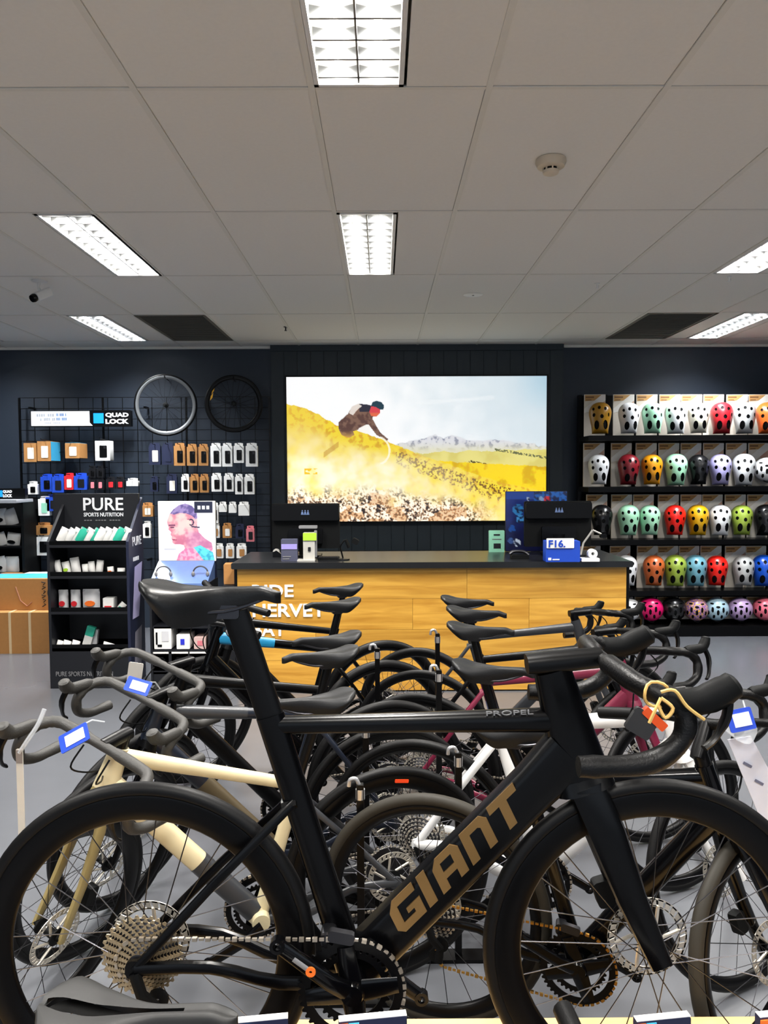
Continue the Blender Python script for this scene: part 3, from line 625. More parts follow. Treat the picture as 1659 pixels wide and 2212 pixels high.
for k, (py, hh) in enumerate(((1178, .07),)):
    text('lettering', 'PURE', .07, lw, st, T(SW+.022, SD*.25, q(290, py, SD/2).z) @ RZ(PI/2) @ FLAT, fit=(SD*.6, hh))
for k in range(4): MB().box((SW+.022, SD*.3+.035*k, q(290, 1206, SD/2).z), (.002, .022, .03)).build('print', lw, st)
MB().add([(SW+.0215, .05, q(288, 1330, .2).z), (SW+.0215, .2, q(288, 1330, .2).z), (SW+.0215, .3, q(288, 1215, .2).z), (SW+.0215, .12, q(288, 1222, .2).z)], [(0, 1, 2, 3)]).build('side_print', pm('lavender_print', (170, 165, 205), .5), st)
MB().add([(SW+.0215, .06, q(288, 1470, .2).z), (SW+.0215, .22, q(288, 1470, .2).z), (SW+.0215, .26, q(288, 1352, .2).z), (SW+.0215, .1, q(288, 1360, .2).z)], [(0, 1, 2, 3)]).build('side_print', pm('grey_print', (120, 118, 130), .5), st)
# goods on it
def pouch(name, lab, px, py, w_, h_, d, body, tilt=0, blob=None, grp=None, cat='pouch', Y=None, rx=0):
    t = thing(name, lab, cat, at(px, py, Y or SY+.12), 0, grp)
    M_ = RY(tilt) @ RX(rx) if (tilt or rx) else Matrix()
    s_ = MB(); n = 8; v = []; 
    for j in range(7):
        z = h_*j/6; k = (.35+.65*math.sin(PI*min(1, .15+j/6*.9)))*d/2 if j < 6 else .003
        ww = w_/2*(1 if j not in (0, 6) else .95)
        v += [(-ww, 0, z), (-ww*.6, -k, z), (0, -k*1.1, z), (ww*.6, -k, z), (ww, 0, z), (ww*.6, k, z), (0, k*1.1, z), (-ww*.6, k, z)]
    f = [(j*n+i, j*n+(i+1) % n, (j+1)*n+(i+1) % n, (j+1)*n+i) for j in range(6) for i in range(n)]+[tuple(range(n))[::-1], tuple(range(6*n, 7*n))]
    s_.add(v, f, M_).build('bag', body, t, angle=60)
    MB().box((0, 0, h_-.012), (w_*.96, .008, .014), M_).build('seal', pm('seal_grey', (186, 186, 188), .4), t)
    if blob: MB().prism([(w_*.3*math.cos(a), h_*.32+h_*.14*math.sin(a)) for a in [2*PI*i/10 for i in range(10)]], -d*.62, -d*.4, M_).build('print', blob, t)
    return t
for k in range(11):
    c = teal if k in (3, 5, 9) else white
    pouch('sachet', '%s gel sachet leaning in the top tray of the black stand, %s from the left' % ('teal' if c is teal else 'white', ['first', 'second', 'third', 'fourth', 'fifth', 'sixth', 'seventh', 'eighth', 'ninth', 'tenth', 'eleventh'][k]), 128+k*13.6, 1170, .06, .115, .02, c, .55+random.uniform(-.1, .1), None, 'sachets in the top tray', 'sachet', SY+.06+.012*(k % 3))
for k, (px, w_, h_, b_) in enumerate(((128, .05, .1, None), (147, .06, .09, green), (166, .07, .12, None), (186, .05, .07, None), (200, .05, .09, None), (214, .055, .1, None), (240, .05, .05, orange), (262, .06, .04, None))):
    pouch('pouch', 'white crumpled pouch on the second shelf of the black stand, %s from the left' % ordw[k], px, 1238, w_, h_, .05, white, random.uniform(-.25, .25), b_, 'pouches on the second shelf', 'pouch', SY+.1)
for k, (px, w_, h_, b_) in enumerate(((138, .075, .15, red), (164, .075, .15, red), (198, .13, .155, orange))):
    pouch('powder_bag', 'white stand-up powder bag with a %s print on the third shelf, %s from the left' % ('red' if b_ is red else 'orange', ordw[k]), px, 1316, w_, h_, .06, pm('bag_white', (214, 214, 216), .35), 0, b_, 'powder bags on the third shelf', 'bag')
def carton(name, lab, px, py, w_, d, h_, body, Y, cat='box', rot=0, grp=None, top=None, side=None, prints=()):
    t = thing(name, lab, cat, at(px, py, Y), rot, grp)
    MB().bbox((0, d/2, h_/2), (w_, d, h_), min(.005, h_*.1)).build('carton', body, t)
    if top: MB().box((0, d/2, h_+.001), (w_*.97, d*.97, .003)).build('lid_panel', top, t)
    if side: MB().box((w_/2+.001, d/2, h_/2), (.003, d*.96, h_*.96)).build('side_print', side, t)
    for (u0, v0, u1, v1, m_) in prints: MB().box(((u0+u1)/2*w_-w_/2, -.001, (v0+v1)/2*h_), ((u1-u0)*w_, .004, (v1-v0)*h_)).build('print', m_, t)
    return t
carton('supplement_box', 'small white box with a red stroke right of the powder bags', 234, 1316, .08, .08, .085, white, SY+.08, prints=((.15, .15, .8, .3, red),))
pouch('sachet', 'green and white sachet lying at the right end of the third shelf', 258, 1316, .05, .06, .03, white, .7, teal, None, 'sachet')
t = thing('bottle_carton', 'teal and white carton leaning back on the lowest shelf of the black stand', 'box', at(185, 1396, SY+.1))
MB().bbox((0, .02, .08), (.062, .03, .15), .004, RY(.3)).build('carton', white, t); MB().bbox((0, .0195, .118), (.0625, .031, .075), .004, RY(.3)).build('teal_print', teal, t)
MB().bbox((.045, .05, .06), (.05, .03, .13), .004, RY(.1)).build('carton', pm('bag_white', (0, 0, 0)), t)
for k, (px, w_) in enumerate(((128, .05), (143, .06), (162, .06), (236, .1))):
    pouch('flat_pack', 'low white pack lying on the lowest shelf of the black stand, %s from the left' % ordw[k], px, 1397, w_, .05 if k < 3 else .03, .05, white, .3, None, 'flat packs on the lowest shelf', 'pack', SY+.08)
# cardboard cartons on the floor
CBY = atz(55, 1412, 0).y
for k, (y0, y1, lab) in enumerate(((1412, 1323, 'plain cardboard carton with pale straps on the floor, lower of two'), (1321, 1252, 'cardboard carton with black printing and a blue taped top, upper of two'))):
    A = at(-60, y0, CBY); B = at(109, y1, CBY)
    t = thing('cardboard_box', lab, 'box', ((A.x+B.x)/2, CBY+.12*k, 0 if k == 0 else at(0, 1323, CBY).z))
    w_, h_ = B.x-A.x, B.z-A.z if k else at(0, 1323, CBY).z-.002
    MB().bbox((0, .24, h_/2), (w_, .48, h_), .006).build('carton', kraft, t)
    if k == 0:
        for px in (22, 65): MB().box((at(px, 1370, CBY).x-t.location.x, .24, h_/2), (.022, .486, h_+.006)).build('strap', pm('pale_strap', (206, 180, 140), .5), t)
    else:
        MB().box((-.05, .2, h_+.001), (w_*.86, .3, .003)).build('blue_tape', sky, t); MB().box((.1, .42, h_+.002), (w_*.6, .1, .003)).build('paper_top', white, t)
        ink = pm('black_ink', (24, 22, 20), .7)
        X = lambda px: at(px, 1290, CBY).x-t.location.x
        mk = MB()
        for j in range(6): mk.sweep([(X(78)+.012*(j % 2), -.002, .03+h_*.14*j), (X(86), -.002, .05+h_*.14*j), (X(82)-.01*(j % 3), -.002, .03+h_*.14*(j+.7))], .004, 5)
        mk.build('print', ink, t)['kind'] = 'stuff'
        m = MB(); cx_ = X(98); 
        m.sweep([(cx_+.03*math.cos(a), -.002, h_*.55+.05*math.sin(a)) for a in [i*.4 for i in range(13)]], .005, 6).build('print', ink, t)
        MB().sweep([(X(20), -.002, h_*.75), (X(30), -.002, h_*.3), (X(45), -.002, h_*.12), (X(55), -.002, h_*.25)], .006, 6).build('print', pm('faint_ink', (164, 112, 84), .7), t)
# left-edge accessory stand
EY = 7.2
A = at(-70, 1412, EY); z0 = 0
es = thing('accessory_stand', 'black shelf stand with a blue square sign cut by the left edge', 'display stand', (A.x, EY, 0))
q = lambda px, py, dy=0: local_at(es, px, py, dy)
ew = q(50, 1100).x; eh = q(20, 1085).z
MB().box((ew/2, .33, eh/2), (ew, .03, eh)).build('back_panel', matte, es)
for x in (.012, ew-.012): MB().box((x, .17, eh/2), (.024, .34, eh)).build('side_panel', matte, es)
for zp in (1135, 1180, 1238, 1300): MB().box((ew/2, .16, q(20, zp).z-.01), (ew-.04, .32, .02)).build('shelf', black, es)
MB().box((ew/2, .17, .25), (ew-.04, .32, .5)).build('base', matte, es)
MB().bbox((ew/2, .03, eh+.012), (ew+.01, .34, .03), .004).build('top_board', pm('pale_edge', (150, 152, 158), .5), es)
brand_sign('brand_sign', 'small sign with a blue square and white lettering at the left edge', -10, 1055, 54, 1078, EY+.05, 0, ['QUAD', 'LOCK'])
k = 0
for zp in (1135, 1180, 1238):
    for px in (-18, 4, 28):
        pouch('white_pack', 'white pack on the stand at the left edge, %s shelf, %s from the left' % ({1135: 'upper', 1180: 'middle', 1238: 'lower'}[zp], ordw[k % 3]), px, zp-1, .13, .16 if zp != 1180 else .13, .08, white, random.uniform(-.3, .3), black if k % 2 else None, 'white packs on the left edge stand', 'pack', EY+.12); k += 1
# headphone poster stand
PY_ = SY+.1
A = at(331, 1452, PY_); B = at(455, 1452, PY_)
ps = thing('headphone_stand', 'navy floor stand with a lit portrait poster above a headphone tray', 'display stand', (A.x, PY_, 0)); q = lambda px, py, dy=0: local_at(ps, px, py, dy)
pw = B.x-A.x; zt = q(400, 1086).z; zl = q(400, 1218).z; zs = q(400, 1258).z
MB().box((pw/2, .26, zt/2), (pw, .04, zt)).build('back_panel', navy, ps)
for x in (-.0, pw): MB().box((x, .12, zs/2), (.016, .3, zs)).build('side_panel', navyk, ps)
MB().box((pw/2, .12, .12), (pw-.016, .28, .24)).build('base', navyk, ps)
for zp in (1352, 1402, 1450): MB().box((pw/2, .12, q(400, zp).z-.008), (pw-.016, .28, .016)).build('shelf', navyk, ps)
tray = pm('tray_blue', (96, 122, 176), .2)
m = MB(); m.add([(0, -.06, zs), (pw, -.06, zs), (pw, .2, zl), (0, .2, zl), (0, -.06, zs-.03), (pw, -.06, zs-.03), (pw, .2, zs-.03), (0, .2, zs-.03)], [(0, 1, 2, 3), (7, 6, 5, 4), (0, 4, 5, 1), (1, 5, 6, 2), (2, 6, 7, 3), (3, 7, 4, 0)]); m.build('display_tray', tray, ps)
FACEP = [(.14, .34), (.17, .26), (.2, .2), (.26, .13), (.36, .06), (.48, .03), (.6, .07), (.68, .16), (.7, .28), (.69, .4), (.72, .52), (.82, .62), (.95, .70), (.97, .8), (.9, 1), (.3, 1), (.35, .88), (.46, .8), (.44, .74), (.36, .72), (.27, .72), (.23, .69), (.235, .655), (.215, .62), (.225, .585), (.2, .56), (.215, .52), (.165, .47), (.17, .43), (.155, .4)]
HAIRP = [(.2, .2), (.26, .13), (.36, .06), (.48, .03), (.6, .07), (.68, .16), (.7, .28), (.66, .3), (.6, .24), (.5, .2), (.38, .19), (.27, .22)]
def portrait(u, v):
    n1 = nz(u, v*1.1, 5); n2 = nz(u, v*1.1, 16)
    c = mixc((250, 250, 254), (232, 228, 246), ss(.2, 1, u*.6+v*.4))
    if .64 < u < .98 and v < .19: return (34, 38, 60) if not (.7 < u < .92 and .07 < v < .13 and int((u-.7)*36) % 3 != 2) else (226, 228, 236)
    if .08 < u < .3 and .79 < v < .82: c = (196, 198, 206)
    if inpoly(u, v, FACEP):
        k = n1+.4*n2
        c = mixc((226, 164, 170), (190, 108, 134), ss(-.5, .7, k)*.7+.3*ss(.35, .75, v)); c = mixc(c, (248, 206, 198), ss(.2, -.6, k)*.7)
        c = mixc(c, (176, 116, 168), .5*ss(.4, .62, u)*ss(.46, .56, v)*ss(.86, .78, v))
        if abs(v-.40) < .012 and .17 < u < .29: c = (110, 60, 92)
        if ((u-.235)/.04)**2+((v-.435)/.014)**2 < 1: c = (96, 52, 80)
        if abs(v-.645-.05*(u-.22)) < .008 and .225 < u < .32: c = (150, 50, 84)
        if ((u-.54)/.05)**2+((v-.36)/.07)**2 < 1: c = mixc((246, 196, 190), (170, 90, 120), ss(-.1, .3, n2))
        if v > .79 and u > .3: c = mixc((236, 168, 190), (226, 120, 160), ss(-.2, .3, n2))
    if inpoly(u, v, HAIRP): c = mixc((150, 132, 182), (96, 84, 140), ss(-.3, .4, n1+n2))
    if inpoly(u, v, [(.62, .78), (.74, .74), (.97, .86), (1, 1), (.8, 1)]): c = mixc((96, 206, 214), (60, 160, 190), ss(-.2, .4, n2))
    e = ((u-.58)/.045)**2+((v-.35)/.05)**2
    if abs(e-1) < .45 and u > .55: c = (52, 52, 76)
    if .58 < u < .74 and abs(v-.42-.12*(u-.58)) < .012: c = (60, 60, 84)
    return c
MB().bbox((pw/2, .232, (zl+zt)/2), (pw+.01, .02, zt-zl+.01), .004).build('poster_frame', whitem, ps)
flat_picture('poster', portrait, .004, pw-.004, zl, zt, .219, 150, 164, .08, ps)
for k, px in enumerate((352, 432)):
    p = q(px, 1252, 0); t = thing('headphones', 'grey open-ear headphones lying in the blue tray, %s one' % ('left' if k == 0 else 'right'), 'headphones', ps.location+Vector((p.x, 0, zs+.05)), 0, 'headphones in the tray')
    MB().sweep([(.055*math.cos(a), .02, .02+.05*math.sin(a)) for a in [PI*i/12 for i in range(13)]], .006, 8).build('neckband', pm('dark_grey_plastic', (66, 68, 74), .4), t)
    for s_ in (-1, 1): MB().ball((s_*.055, .015, .012), (.014, .01, .02), 10).build('earpiece', grey, t)
for k, px in enumerate((347, 389, 428)):
    carton('headphone_box', 'white headphone box with a black arc, %s from the left on the lowest shelf' % ordw[k], px, 1449, .125, .18, .15, white, PY_-.02, grp='headphone boxes', prints=((.3, .62, .7, .7, black), (.2, .5, .34, .62, black), (.66, .5, .8, .62, black)))
carton('headphone_box', 'large white headphone box with a ring on the upper shelf', 352, 1402, .13, .18, .17, white, PY_-.02, prints=((.1, .2, .2, .75, black), (.2, .1, .45, .2, black), (.45, .35, .85, .8, pm('pale_ring', (206, 206, 210), .5))))
carton('headphone_box', 'small pale box with a blue spot on the upper shelf', 396, 1402, .1, .16, .11, white, PY_-.02, prints=((.3, .3, .6, .7, pm('spot_blue', (40, 50, 200), .5)),))
carton('headphone_box', 'small pink and white photo box on the upper shelf', 432, 1402, .09, .16, .09, pm('pinkish_card', (206, 176, 170), .5), PY_-.02, prints=((.3, .3, .8, .7, pinkc),))
carton('cardboard_box', 'small open kraft carton leaning at the left end of the counter', 496, 1262, .085, .12, .15, kraft, PY_-.05, rot=.1)['label'] = 'small kraft carton standing on a stool at the left end of the counter'
cb = [o for o in COL.objects if o.name.startswith('cardboard_box')][-1]
t = thing('carton_stand', 'dark box stand under the small kraft carton beside the counter', 'stand', (cb.location.x, cb.location.y+.06, 0)); MB().bbox((0, 0, cb.location.z/2-.002), (.085, .2, cb.location.z-.004), .006).build('body', navyk, t); MB().box((0, 0, .02), (.09, .22, .04)).build('foot', black, t)
for k, (px, py, c, hh) in enumerate(((297, 1330, kraft, .12), (318, 1320, offw, .14))):
    pass
# ================================================================ counter
CYF = atz(900, 1493, 0).y
A = at(510, 1493, CYF); B = at(1356, 1493, CYF); cw = B.x-A.x
ztop = at(930, 1214, CYF-.03).z; zf = at(930, 1226, CYF).z
ct = thing('service_counter', 'service counter with a golden plank front and a black top', 'counter', (A.x, CYF, 0))
CD = .72
MB().box((cw/2, CD/2+.02, zf/2), (cw-.004, CD-.03, zf-.002)).build('carcass', black, ct)
for x in (.01, cw-.01): MB().box((x, CD/2, zf/2), (.02, CD+.012, zf)).build('end_panel', black, ct)
MB().bbox((cw/2, CD/2-.01, (zf+ztop)/2), (cw+.03, CD+.06, ztop-zf), .008).build('worktop', pm('black_laminate', (22, 23, 25), .28), ct)
oak = wood('golden_oak', (176, 124, 40), (212, 162, 68), 2.2, .38)
rows = 4; rh = (zf-.012)/rows
for r in range(rows):
    cuts = {0: [0, .34, .80, 1], 1: [0, .2, .62, 1], 2: [0, .45, .75, 1], 3: [0, .59, 1]}[r]
    for a_, b_ in zip(cuts, cuts[1:]):
        x0, x1 = .022+a_*(cw-.044), .022+b_*(cw-.044)
        MB().bbox(((x1-x0)/2, 0, 0), (x1-x0-.002, .018, rh-.002), .002).build('plank', oak, ct, (x0, .0, .01+rh*(r+.5)))
lt = pm('sign_lettering', (240, 240, 238), .5)
for wd, x0, x1, y0, y1 in (('RIDE', 545, 634, 1290, 1263), ('HERVEY', 546, 704, 1333, 1304), ('BAY', 546, 618, 1374, 1346)):
    p0, p1 = at(x0, y0, CYF-.01), at(x1, y1, CYF-.01)
    text('lettering', wd, .1, lt, ct, T(p0.x-A.x, -.012, p0.z) @ FLAT, off=.002, ext=.003, fit=(p1.x-p0.x, p1.z-p0.z))
# things on the counter
DZ = ztop
def desk(px, py): return atz(px, py, DZ+.001)
def monitor(px0, px1, pyt, pyb, Y, lab):
    A = at(px0, pyb, Y); B = at(px1, pyt, Y); w_ = B.x-A.x; h_ = B.z-DZ-.004
    t = thing('monitor', lab, 'monitor', ((A.x+B.x)/2, Y, DZ+.003)); zb_ = max(.06, A.z-DZ)
    MB().bbox((0, .02, zb_+(h_-zb_)/2), (w_, .03, h_-zb_), .01).build('housing', matte, t)
    MB().bbox((0, -.012, h_-.07), (w_*.985, .04, .12), .012).build('rear_ridge', black, t)
    MB().bbox((0, -.012, zb_+.10), (w_*.5, .04, .12), .012).build('rear_mount', black, t)
    MB().sweep([(0, -.02, .012), (0, -.03, zb_+.1)], (.05, .012), 10, (0, 1, 0)).build('neck', black, t)
    MB().bbox((0, 0, .008), (.24, .16, .016), .004).build('foot', black, t)
    for k, dx in enumerate((-.022, 0, .022)):
        MB().prism([(dx-.011, h_-.085), (dx+.011, h_-.085), (dx+.005, h_-.06), (dx-.005, h_-.06)], -.036, -.0325).build('emblem', pm('emblem_blue_grey', (90, 110, 150), .4), t)
        MB().ball((dx, -.034, h_-.054), (.005, .002, .005), 8).build('emblem', pm('emblem_blue_grey', (90, 110, 150), .4), t)
    return t
monitor(588, 733, 1087, 1186, CYF+.36, 'black monitor seen from behind at the left end of the counter')
monitor(1133, 1278, 1082, 1182, CYF+.36, 'black monitor seen from behind at the right end of the counter')
# terminal with an L bracket, boxes, scanners
p = desk(663, 1211); t = thing('card_terminal', 'pale card terminal on an upright bracket in front of the left monitor', 'card terminal', p)
silver = pm('silver_plastic', (176, 174, 168), .35)
k = (at(690, 1150, p.y)-at(690, 1211, p.y)).z; gx = lambda px: (at(px, 1180, p.y)).x-p.x
MB().bbox((gx(668), 0, k*.5), (gx(682)-gx(657), .05, k), .006).build('body', silver, t)
MB().bbox((gx(666), .004, k+.04), (gx(686)-gx(646), .03, .022), .006).build('bracket_arm', grey, t); MB().bbox((gx(682), .004, k*.6), (.02, .03, k*.95), .006).build('bracket_post', grey, t)
MB().box((0, -.01, .006), (.13, .11, .012)).build('base', silver, t)
MB().bbox((gx(670), -.028, k-.03), (gx(686)-gx(657), .006, .055), .003).build('lime_label', green, t); MB().bbox((gx(669), -.028, k*.42), (.02, .006, .03), .003).build('keypad', dsteel, t)
carton('product_box', 'navy and lilac product box left of the card terminal', 625, 1213, .12, .05, .165, pm('slate_card', (70, 72, 92), .5), desk(625, 1212).y, prints=((.02, .55, .98, .78, lilac), (.1, .1, .5, .14, grey), (.1, .2, .6, .24, grey)))
p = desk(604, 1203); t = thing('tape_dispenser', 'small dark tape dispenser at the left end of the counter', 'tape dispenser', p)
MB().prism([(-.05, 0), (.05, 0), (.055, .03), (.02, .02), (-.02, .05), (-.05, .04)], -.02, .02).build('body', gloss, t); MB().lathe([(.012, -.012), (.026, -.012), (.026, .012), (.012, .012)], 16, T(-.025, 0, .038) @ AX, close=True).build('tape_roll', silver, t)
p = desk(741, 1209); t = thing('barcode_scanner', 'black scanner on a bent arm stand right of the card terminal', 'scanner', p)
MB().lathe([(0, 0), (.05, 0), (.05, .008), (.012, .014), (0, .014)], 20).build('base', dsteel, t)
MB().sweep(smooth([(0, 0, .01), (-.012, 0, .06), (-.02, 0, .10), (.01, 0, .145)]), .006, 8).build('arm', black, t)
MB().bbox((.016, -.005, .165), (.05, .04, .04), .01, RY(.5)).build('head', matte, t); MB().sweep([(.02, 0, .15), (.045, 0, .09)], (.012, .016), 8).build('handle', matte, t)
p = desk(710, 1208); t = thing('keyboard', 'dark low keyboard lying between terminal and scanner', 'keyboard', p); MB().bbox((0, 0, .008), (.16, .1, .016), .004).build('case', matte, t)
ky = MB().box((0, 0, .018), (.012, .012, .005)).mesh('key')
for i in range(10):
    for j in range(5): inst('key', ky, dsteel, t, (-.066+i*.0147, -.034+j*.017, 0))
carton('mint_package', 'mint green hang pack leaning against the wall end of the counter', 1073, 1194, .125, .03, .18, mint, CYF+.62, prints=((.3, .2, .75, .42, dsteel), (.3, .78, .7, .84, dsteel), (.2, .6, .8, .63, grey)))['category'] = 'package'
# blue poster board behind the right monitor
p = at(1158, 1192, CYF+.64); t = thing('poster_board', 'deep blue poster board with product photos behind the right monitor', 'poster', (p.x, CYF+.64, DZ+.002)); bw_ = at(1226, 1100, CYF+.64).x-at(1093, 1100, CYF+.64).x; bh_ = at(1100, 1062, CYF+.64).z-DZ
def bluepr(u, v):
    n1 = nz(u, v, 6); n2 = nz(u+3, v, 18)
    c = mixc((20, 40, 110), (16, 20, 60), ss(0, 1, v+.3*n1))
    if v < .13: c = (26, 60, 140)
    if v < .3 and u > .45: c = mixc((30, 90, 170), (20, 30, 70), ss(-.2, .3, n2))
    for cx_, cy_, rr, cc in ((.68, .13, .06, (190, 40, 50)), (.37, .12, .03, (180, 196, 220)), (.58, .12, .04, (120, 150, 190)), (.2, .3, .09, (40, 110, 170)), (.24, .46, .07, (60, 130, 190)), (.1, .62, .06, (20, 70, 150)), (.18, .86, .06, (200, 214, 235)), (.08, .82, .05, (60, 90, 150))):
        if (u-cx_)**2+((v-cy_)*.95)**2 < rr*rr: c = mixc(cc, (20, 30, 60), ss(-.1, .3, n2))
    return c
MB().bbox((bw_/2, .01, bh_/2), (bw_, .018, bh_), .003, T(-bw_/2, 0, 0)).build('board', navy, t); MB().prism([(-.04, 0), (.04, 0), (0, bh_*.5)], .03, .034).build('easel_back', navy, t)
flat_picture('print', bluepr, -bw_/2+.004, bw_/2-.004, .004, bh_-.004, -.001, 60, 60, 0, t, False)
p = desk(1216, 1214); t = thing('counter_sign', 'bright blue box sign with a white top beside the right monitor', 'sign', p); bw_ = .245
MB().bbox((0, .05, .075), (bw_, .1, .15), .004).build('box', blue, t); MB().bbox((-.02, .0, .135), (bw_*.8, .012, .07), .004).build('white_panel', white, t)
text('lettering', 'F16.', .1, blue, t, T(-.105, -.008, .105) @ FLAT, off=.003, fit=(.12, .055)); MB().box((-.095, -.001, .022), (.022, .003, .018)).box((-.05, -.001, .018), (.05, .003, .008)).build('print', white, t)
p = desk(1122, 1206); t = thing('phone', 'dark desk handset lying left of the blue box sign', 'telephone', p)
MB().bbox((0, 0, .014), (.13, .09, .028), .006).build('base', matte, t); MB().sweep(smooth([(-.07, .02, .03), (-.04, .02, .05), (.03, .01, .05), (.07, 0, .025)]), (.012, .016), 8).build('handset', dsteel, t)
p = desk(1273, 1212); t = thing('label_roll', 'small white label roll holder at the right end of the counter', 'roll holder', p)
MB().bbox((0, 0, .012), (.13, .07, .024), .004).build('base', white, t); MB().lathe([(.012, -.022), (.034, -.022), (.034, .022), (.012, .022)], 18, T(.02, 0, .055) @ AX, close=True).build('roll', whitem, t)
p = desk(1262, 1204); t = thing('scanner_arm', 'silver jointed arm at the right end of the counter', 'desk arm', (p.x, p.y+.1, p.z))  # jointed arm of a scanner, gives no light
MB().lathe([(0, 0), (.04, 0), (.04, .01), (0, .012)], 16).build('base', dsteel, t)
MB().sweep([(0, 0, .01), (.02, 0, .1), (.085, -.02, .2)], .008, 8).build('lower_arm', silver, t); MB().sweep([(.085, -.02, .2), (.15, -.02, .17)], .007, 8).build('upper_arm', silver, t); MB().bbox((.165, -.02, .155), (.05, .03, .03), .006).build('head', black, t)
# ================================================================ bicycles
# local frame: rear contact point at the origin, +x the way the bike faces, -y the drive side, z up
def saddle_mesh(L_=.275, W_=.072, deep=.062, split=False):
    ns, nf = 44, 20; v = []; f = []
    for i in range(ns+1):
        s_ = i/ns; x = -.13+L_*s_
        wv = W_*(.55+.45*ss(0, .12, s_))*(1-.77*ss(.14, .62, s_)) if s_ > .02 else W_*.45
        if s_ > .93: wv *= math.sqrt(max(.06, 1-((s_-.93)/.072)**2))
        if s_ < .04: wv *= .6+.4*s_/.04
        top = .012*(1-ss(0, .3, s_))-.003*math.sin(PI*s_)-.004*ss(.85, 1, s_)*3
        dp = .018+(deep-.018)*ss(.02, .3, s_)*(1-ss(.42, .95, s_)*.93)
        for j in range(nf+1):
            a = -1+2*j/nf; aa = abs(a)
            y = wv*math.copysign(math.sin(min(1, aa*1.25)*PI/2), a)*(1-.15*max(0, aa-.8)/.2)
            z = top-dp*max(0, (aa-.35)/.65)**1.7-.004*(1-min(1, aa*4))*(1-s_*.6)
            v.append((x, y, z))
    n = nf+1
    f = [(i*n+j, i*n+j+1, (i+1)*n+j+1, (i+1)*n+j) for i in range(ns) for j in range(nf) if not (split and 1 <= i < ns*.72 and j in (nf//2-1, nf//2))]
    m = MB(); m.add(v, f)
    if split:
        m.add([(x, y, z-.022) for x, y, z in v], [(i*n+j, (i+1)*n+j, (i+1)*n+j+1, i*n+j+1) for i in range(ns) for j in range(nf//2-3, nf//2+3) if not (1 <= i < ns*.72 and j in (nf//2-1, nf//2))])
        return m.mesh('saddle', 60)
    b = [(x, y*.9, z-.004) for x, y, z in v]
    for i in range(ns): m.add([v[i*n], v[i*n+nf], v[(i+1)*n+nf], v[(i+1)*n]], [(0, 3, 2, 1)])
    m.add([v[j] for j in range(n)], [tuple(range(n))]); m.add([v[ns*n+j] for j in range(n)], [tuple(range(n))[::-1]])
    return m.mesh('saddle', 60)
SADM = {}
def bar_paths(style, k):
    if 'bar_path' in k: return k['bar_path']
    if style == 'drop':
        r_ = k.get('reach', .085); d_ = k.get('drop', .125); h_ = k.get('half', .205)
        return [(0, 0, 0), (0, .06, 0), (.002, .12, .001), (.006, h_-.035, 0), (.03, h_-.01, -.002), (r_*.75, h_, -.008), (r_+.012, h_+.002, -.03), (r_+.018, h_+.005, -.06), (r_+.004, h_+.008, -d_*.78), (r_*.5, h_+.012, -d_*.98), (0, h_+.014, -d_-.002), (-.045, h_+.016, -d_-.004)]
    h_ = k.get('half', .33)
    return [(0, 0, 0), (0, .04, 0), (-.006, .12, .012), (-.02, h_*.7, .014), (-.045, h_, .014)]
